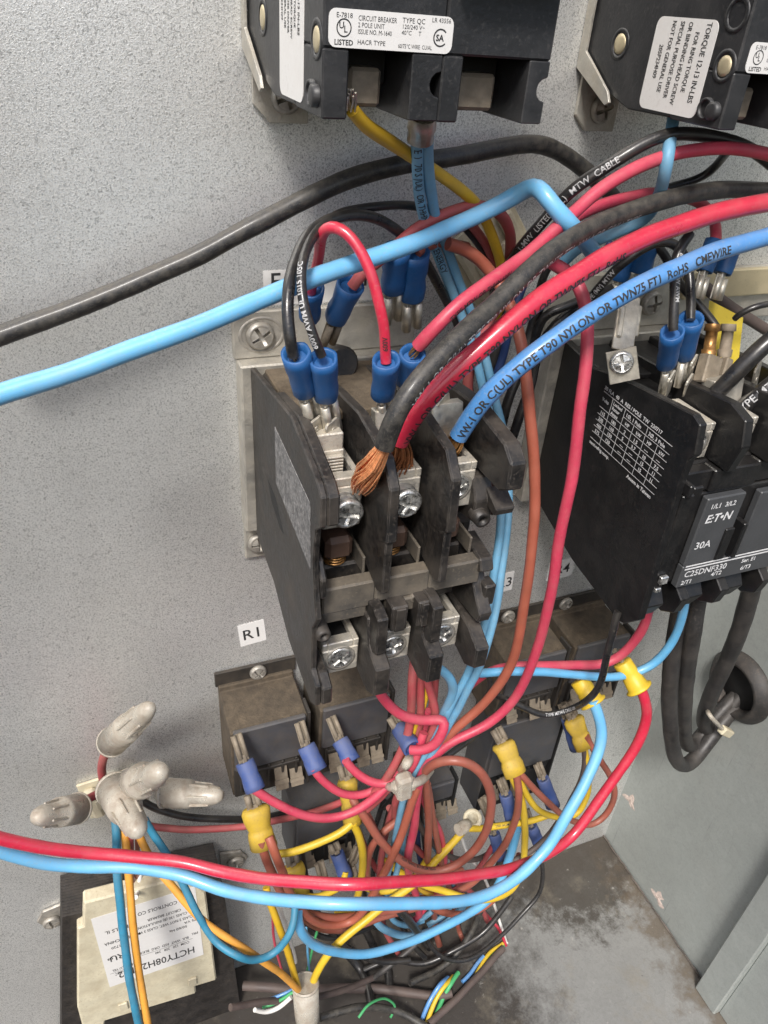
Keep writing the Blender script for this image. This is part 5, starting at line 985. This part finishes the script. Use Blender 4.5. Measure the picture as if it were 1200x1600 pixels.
# central zip tie
T = thing('zip_tie', 'dirty white zip tie with bulky head around the central wire bundle', 'zip tie', P(640, 1226, 70))
mb = MB(); plank(mb, P(612, 1232, 70), P(650, 1222, 72), 6.5, 5, (0, 0, 1), 1.4); plank(mb, P(632, 1212, 72), P(630, 1244, 72), 7, 6, (0, 0, 1), 1.4); mb.build('tie_head', M_nylon, T)
mb = MB(); mb.tube(smooth_path([P(606, 1228, 60), P(614, 1230, 68), P(640, 1226, 73), P(660, 1218, 70), P(672, 1204, 62)], 1.2), 2.0, 8); mb.build('strap', M_nylon, T)
T = tag(MB().tube(smooth_path([P(628, 1204, 60), P(636, 1192, 68), P(642, 1180, 60)], 1), 2.2, 8).build('zip_tie', M_nylon), 'small white zip tie end just above the bulky one', 'zip tie')
# ---- clear closed-end connectors
def closed_end(p0, p1, r0, label, w_=None):
    r0 *= 1.08; a, b = P(*p0), P(*p1); L = (b - a).length; T = thing('closed_end_connector', label, 'wire connector', a, 'clear closed end connectors')
    MB().lathe(a, b, [(2.0, r0 * 0.85), (0, r0 * 0.9), (0, r0), (L * 0.40, r0 * 0.96), (L * 0.48, r0 * 0.93), (L * 0.51, r0 * 0.70), (L * 0.82, r0 * 0.66), (L * 0.93, r0 * 0.52), (L, r0 * 0.28), (L + 0.1, 0.02)], 28, wob=0.03).build('connector_cap', M_nylon, T)
    MB().lathe(a + (b - a) * 0.25, b, [(0, r0 * 0.35), (L * 0.5, r0 * 0.34), (L * 0.62, r0 * 0.2)], 12).build('crimp_ferrule', M_tin, T)
    d_ = (b - a).normalized(); rb = MB()
    for k in range(6):
        s_ = d_.orthogonal().normalized(); s_ = Matrix.Rotation(k * math.pi / 3, 3, d_) @ s_
        plank(rb, a + d_ * (L * 0.44) + s_ * (r0 * 0.78), a + d_ * (L * 0.80) + s_ * (r0 * 0.66), 0.9, 1.3, s_, 0.2)
    rb.lathe(a + d_ * 0.2, b, [(0, r0 * 0.98), (0.1, r0 * 1.05), (1.2, r0 * 1.05), (1.4, r0 * 0.98)], 28)
    for v_, f_, s0_ in ((rb.v, rb.f, 0),): pass
    o_ = rb.build('moulded_ribs', M_nylon, T); o_['kind'] = 'stuff'
    if w_: MB().tube(smooth_path([P(*q) for q in w_[1]], 1.5), w_[2], 10).build('wire_end', WC[w_[0]], T)
closed_end((174, 1160, 24), (236, 1104, 50), 5.6, 'tilted clear connector standing up on a dark red wire', ('dred', [(163, 1228, 8), (159, 1204, 12), (162, 1184, 18), (174, 1162, 26)], 1.9))
closed_end((122, 1263, 22), (54, 1277, 40), 6.0, 'clear connector pointing left at the end of a red wire', ('dred', [(165, 1236, 10), (150, 1242, 14), (135, 1250, 18), (118, 1264, 24)], 1.9))
closed_end((178, 1232, 26), (218, 1302, 62), 7.0, 'large clear connector pointing down toward the transformer')
closed_end((205, 1228, 24), (252, 1205, 66), 7.0, 'clear connector facing the camera behind the large one')
closed_end((254, 1238, 22), (348, 1243, 36), 6.2, 'clear connector pointing right toward the relay')
closed_end((477, 1536, 64), (484, 1650, 78), 6.6, 'clear connector at the bottom edge joining yellow wires')
# ---- transformer leads
TLd = 'transformer leads'
wire('teal_wire', 'teal wire hanging straight in front of the transformer label', 'teal', 13, [(180, 1270, 28), (182, 1300, 33), (184, 1365, 42), (190, 1430, 50), (199, 1505, 58), (216, 1600, 68), (235, 1690, 76)], TLd)
wire('orange_wire', 'orange wire hanging straight beside the teal wire', 'orange', 12, [(193, 1275, 28), (195, 1300, 33), (201, 1365, 42), (207, 1435, 50), (217, 1520, 58), (231, 1600, 68), (248, 1690, 76)], TLd)
wire('teal_wire', 'teal wire swinging over the transformer corner up to the centre', 'teal', 12, [(226, 1280, 34), (240, 1304, 38), (259, 1332, 43), (275, 1360, 48), (289, 1388, 53), (308, 1428, 60), (336, 1470, 68), (371, 1494, 76), (398, 1500, 76), (427, 1490, 75), (450, 1464, 74), (460, 1436, 70), (461, 1405, 64)], TLd)
wire('orange_wire', 'orange wire running from the connectors over the transformer to the bottom clear connector', 'orange', 12, [(212, 1290, 32), (222, 1318, 37), (245, 1356, 44), (265, 1380, 49), (297, 1419, 57), (332, 1450, 64), (371, 1476, 70), (413, 1503, 72), (440, 1522, 70), (466, 1546, 68)], TLd)
wire('yellow_wire', 'darker yellow wire dropping into the bottom clear connector', 'gold', 11, [(416, 1386, 50), (421, 1410, 54), (433, 1440, 58), (449, 1485, 62), (462, 1530, 65), (468, 1552, 66)], TLd)
wire('purple_wire', 'dark maroon wire behind the straight orange wire', 'dred', 7, [(203, 1290, 36), (205, 1320, 34), (206, 1360, 28), (208, 1395, 22)], TLd)
wire('orange_wire', 'short red orange wire between the two yellow transformer leads', 'obrown', 7, [(212, 1288, 34), (214, 1312, 32), (215, 1350, 26), (212, 1392, 20)], TLd)
wire('white_wire', 'dirty white wire stub above the transformer', 'white', 7, [(222, 1352, 20), (218, 1372, 24), (214, 1396, 30), (212, 1402, 34)], TLd)
# ---- thin low-voltage leads
TH = 'thin low voltage leads'
for nm, lab_, c_, wp, pts in (
    ('white_wire', 'thin white wire slanting down right from the ring terminal', 'white', 5, [(718, 1300, 40), (732, 1336, 38), (752, 1362, 36), (762, 1384, 34), (771, 1410, 30), (784, 1450, 22), (792, 1474, 14)]),
    ('red_wire', 'thin red wire crossing the white one near the floor', 'red', 5, [(738, 1400, 32), (752, 1420, 30), (766, 1436, 26), (779, 1450, 22), (786, 1464, 18), (791, 1478, 12)]),
    ('white_wire', 'thin white wire beside the dark yellow lead', 'white', 5, [(437, 1404, 50), (439, 1424, 52), (449, 1450, 54), (458, 1484, 56), (462, 1504, 56)]),
    ('red_wire', 'thin pink wire left of the dark yellow lead', 'pink', 4, [(424, 1420, 44), (426, 1440, 44), (429, 1475, 44), (440, 1514, 42)]),
    ('green_wire', 'thin green wire crossing the yellow lead by the bottom connector', 'green', 4, [(500, 1440, 50), (488, 1484, 50), (478, 1520, 48), (470, 1536, 46)]),
    ('blue_wire', 'thin blue wire crossing the yellow lead by the bottom connector', 'blue', 4, [(478, 1450, 50), (481, 1490, 50), (484, 1530, 48)]),
    ('white_wire', 'thin white wire curling in at the bottom left of the connector', 'white', 7, [(398, 1578, 60), (415, 1581, 60), (434, 1575, 60), (455, 1558, 60)]),
    ('green_wire', 'thin green wire curling in above the white one at the bottom', 'green', 5, [(410, 1574, 56), (425, 1570, 57), (440, 1562, 58), (458, 1550, 58)]),
    ('blue_wire', 'thin blue wire curling in above the green one at the bottom', 'mblue', 5, [(400, 1570, 54), (420, 1562, 55), (440, 1554, 56), (458, 1546, 56)]),
    ('blue_wire', 'thin blue core leaving the lower brown jacket at the bottom edge', 'mblue', 7, [(650, 1620, 70), (658, 1596, 68), (672, 1562, 64), (688, 1538, 60), (700, 1528, 56)]),
    ('yellow_wire', 'thin yellow core leaving the lower brown jacket at the bottom edge', 'yellow', 7, [(660, 1620, 71), (668, 1594, 69), (681, 1562, 65), (695, 1540, 61), (708, 1526, 56)]),
    ('green_wire', 'thin green core leaving the lower brown jacket at the bottom edge', 'green', 7, [(668, 1622, 70), (678, 1594, 68), (692, 1560, 65), (704, 1538, 61), (716, 1520, 56)]),
    ('blue_wire', 'thin blue core in the upper gap of the brown jacket', 'mblue', 6, [(722, 1534, 50), (736, 1520, 48), (745, 1506, 46), (756, 1494, 44)]),
    ('yellow_wire', 'thin yellow core in the upper gap of the brown jacket', 'yellow', 6, [(744, 1524, 50), (754, 1505, 48), (766, 1488, 46), (786, 1474, 42)]),
    ('green_wire', 'thin green core in the upper gap of the brown jacket', 'green', 4, [(748, 1526, 49), (759, 1506, 47), (771, 1490, 45), (788, 1477, 41)])):
    wire(nm, lab_, c_, wp, pts, TH)
JK = 'jacketed cables on the cabinet floor'
for lab_, c_, wp, pts in (
    ('brown jacketed cable rising beside the coloured cores on the floor', 'jacket', 11, [(670, 1600, 64), (706, 1567, 58), (747, 1525, 52), (770, 1498, 48), (786, 1482, 42)]),
    ('brown jacketed cable lying level along the floor behind the bottom connector', 'jacket', 14, [(380, 1540, 20), (440, 1544, 30), (497, 1545, 36), (560, 1544, 40), (610, 1547, 44), (680, 1556, 50), (705, 1552, 54)]),
    ('grey brown cable rising from the bottom left to the floor bundle', 'jacket', 10, [(360, 1574, 60), (410, 1566, 58), (497, 1557, 54), (550, 1542, 48), (590, 1524, 42)]),
    ('black cable bending down to the floor under the blue sweep', 'black', 13, [(560, 1420, 20), (570, 1450, 24), (590, 1490, 28), (606, 1516, 34), (608, 1545, 40)]),
    ('second black cable dropping to the floor left of the bent one', 'black', 14, [(520, 1440, 16), (535, 1480, 20), (560, 1510, 26), (575, 1540, 32), (580, 1570, 40)]),
    ('black cable pair strand behind the centre bundle left side', 'black', 8, [(600, 1250, 12), (590, 1280, 12), (572, 1340, 12), (570, 1400, 12), (572, 1450, 16)]),
    ('black cable pair strand behind the centre bundle right side', 'black', 8, [(610, 1254, 12), (602, 1290, 12), (586, 1340, 12), (582, 1400, 12), (586, 1450, 16)]),
    ('black wire strand inside the fan below the bulky zip tie', 'black', 8, [(656, 1240, 44), (660, 1290, 42), (668, 1340, 38), (690, 1400, 34), (700, 1440, 28)]),
    ('black wire in a wide loop resting on the stained floor', 'black', 7, [(846, 1340, 30), (848, 1372, 34), (840, 1400, 38), (812, 1432, 42), (777, 1468, 48), (738, 1496, 52), (702, 1500, 50), (674, 1480, 44), (662, 1450, 38)]),
    ('short black cable stub crossing the light blue loops', 'black', 13, [(618, 1415, 50), (640, 1440, 48), (655, 1460, 44), (670, 1480, 36)]),
    ('grey black wire curving beneath the brown loop at lower left', 'black', 9, [(468, 1440, 40), (490, 1458, 42), (520, 1466, 42), (560, 1456, 40), (600, 1440, 36)]),
    ('thin grey cable running from the blue sweep to the floor bundle', 'thick', 9, [(650, 1475, 40), (630, 1492, 42), (605, 1512, 44), (585, 1528, 44)])):
    wire('floor_cable', lab_, c_, wp, pts, JK, cat='cable')
TG = 'small wires in the lower tangle'
for nm, lab_, c_, wp, pts in (
    ('black_wire', 'black wire curling behind the central zip tie to the right relay', 'black', 10, [(600, 1262, 30), (625, 1236, 40), (655, 1210, 46), (700, 1180, 46), (742, 1150, 40), (765, 1122, 34)]),
    ('brown_wire', 'dark brown wire arching under the central zip tie to the lower right', 'jacket', 9, [(640, 1246, 50), (662, 1300, 46), (702, 1338, 42), (748, 1342, 38), (782, 1320, 34)]),
    ('red_wire', 'dusty red wire crossing the fan under the central zip tie', 'dred', 9, [(608, 1262, 46), (630, 1306, 48), (664, 1338, 46), (704, 1372, 42), (742, 1400, 38), (762, 1440, 32)]),
    ('red_wire', 'dark red wire looping low behind the long red wire', 'dred', 9, [(560, 1300, 36), (580, 1345, 38), (610, 1385, 40), (650, 1404, 42), (700, 1396, 42), (742, 1364, 40), (770, 1322, 38)]),
    ('black_wire', 'black wire bowing left of the central fan toward the floor', 'black', 10, [(636, 1244, 34), (622, 1300, 34), (612, 1360, 34), (618, 1420, 34), (640, 1470, 38), (664, 1496, 42)]),
    ('yellow_wire', 'short yellow wire showing between the brown wires of the fan', 'gold', 8, [(598, 1342, 44), (616, 1352, 46), (636, 1372, 48), (660, 1392, 46), (684, 1400, 44)]),
    ('blue_wire', 'thin dusty blue wire crossing behind the large brown ring', 'dblue', 9, [(640, 1250, 44), (660, 1290, 42), (690, 1340, 40), (708, 1380, 38), (700, 1424, 36), (668, 1446, 36)]),
    ('blue_wire', 'navy wire falling behind the straight red brown wire', 'navy', 9, [(654, 1240, 40), (652, 1300, 38), (660, 1360, 36), (680, 1410, 32), (692, 1450, 28)]),
    ('black_wire', 'black wire dipping from the left grimy relay to the floor bundle', 'black', 10, [(470, 1330, 30), (480, 1380, 34), (500, 1432, 38), (540, 1478, 42), (590, 1502, 44), (640, 1500, 46)]),
    ('black_wire', 'dusty black wire running from the right grimy relay to the floor', 'dblack', 10, [(790, 1330, 26), (770, 1372, 30), (752, 1420, 36), (730, 1468, 42), (690, 1512, 48), (640, 1536, 52)]),
    ('red_wire', 'thin dark red wire dropping behind the yellow printed wire', 'dred', 6, [(705, 1315, 34), (706, 1345, 32), (712, 1372, 30), (724, 1398, 28)]),
    ('brown_wire', 'red brown wire bending under the left brown loops', 'brown', 11, [(448, 1400, 54), (470, 1432, 54), (505, 1452, 52), (545, 1452, 50), (590, 1436, 48), (630, 1424, 46), (676, 1412, 46)]),
    ('black_wire', 'black wire lying along the floor joint behind the blue sweep', 'black', 9, [(560, 1520, 30), (610, 1500, 34), (660, 1506, 42), (712, 1484, 44), (760, 1452, 42), (800, 1400, 36)]),
    ('green_wire', 'thin green wire curling on the floor right of the bottom connector', 'green', 4, [(560, 1590, 70), (575, 1570, 66), (600, 1560, 62), (618, 1572, 62), (610, 1590, 66)]),
    ('brown_wire', 'red brown wire swinging wide under the central zip tie to the left', 'brown', 11, [(648, 1240, 52), (630, 1275, 54), (600, 1300, 56), (578, 1330, 56), (574, 1372, 54), (592, 1402, 50), (630, 1412, 46), (672, 1400, 44)]),
    ('red_wire', 'faded red wire bowing right of the pink straight one in the fan', 'pink', 10, [(655, 1238, 50), (672, 1270, 50), (690, 1310, 48), (694, 1352, 46), (682, 1392, 44), (660, 1424, 42), (640, 1446, 40)]),
    ('yellow_wire', 'yellow wire arching between the left relay and the brown ring', 'yellow', 10, [(532, 1350, 40), (556, 1378, 44), (590, 1392, 48), (624, 1388, 50), (650, 1368, 50), (668, 1340, 48)]),
    ('blue_wire', 'short blue wire bending under the long blue wire at centre', 'dblue', 11, [(580, 1430, 44), (600, 1452, 46), (640, 1462, 46), (682, 1452, 44), (712, 1430, 42), (736, 1398, 40)]),
    ('brown_wire', 'orange brown wire looping low under the long blue wire at centre right', 'obrown', 11, [(660, 1404, 46), (690, 1424, 48), (730, 1428, 50), (768, 1408, 50), (796, 1374, 48), (812, 1336, 46)]),
    ('red_wire', 'dusty red wire hugging the left of the blue pair below the zip tie', 'dred', 10, [(622, 1246, 50), (606, 1290, 48), (596, 1340, 46), (592, 1396, 42), (600, 1448, 38), (622, 1490, 38)]),
    ('black_wire', 'black cable end crossing the floor at the very bottom', 'dblack', 12, [(500, 1590, 60), (560, 1574, 60), (620, 1580, 64), (680, 1612, 72)])):
    wire(nm, lab_, c_, wp, pts, TG)
for (x, y, x2, y2, h, m_, lab_) in ((560, 1320, 548, 1352, 34, M_dullt, 'dull metal terminal beside the lower left blue crimp'), (498, 1346, 508, 1384, 34, M_dullt, 'corroded flat terminal between the yellow and blue crimps'), (752, 1246, 764, 1276, 36, M_dullt, 'corroded flat terminal inside the brown ring on the right relay')):
    T = thing('crimp_terminal', lab_, 'crimp terminal', P(x, y, h), 'bare terminals on the lower relays'); receptacle(P(x2, y2, h + 4), P(x, y, h), 5.5, T, (0.1, 0.2, 1), m_); sleeve(P(x2 + 4, y2 + 16, h + 7), P(x2, y2, h + 4), 3.2, T, M_dullt)
bpy.context.view_layer.update()
for o in list(bpy.data.objects):
    if '_o' in o: del o['_o']
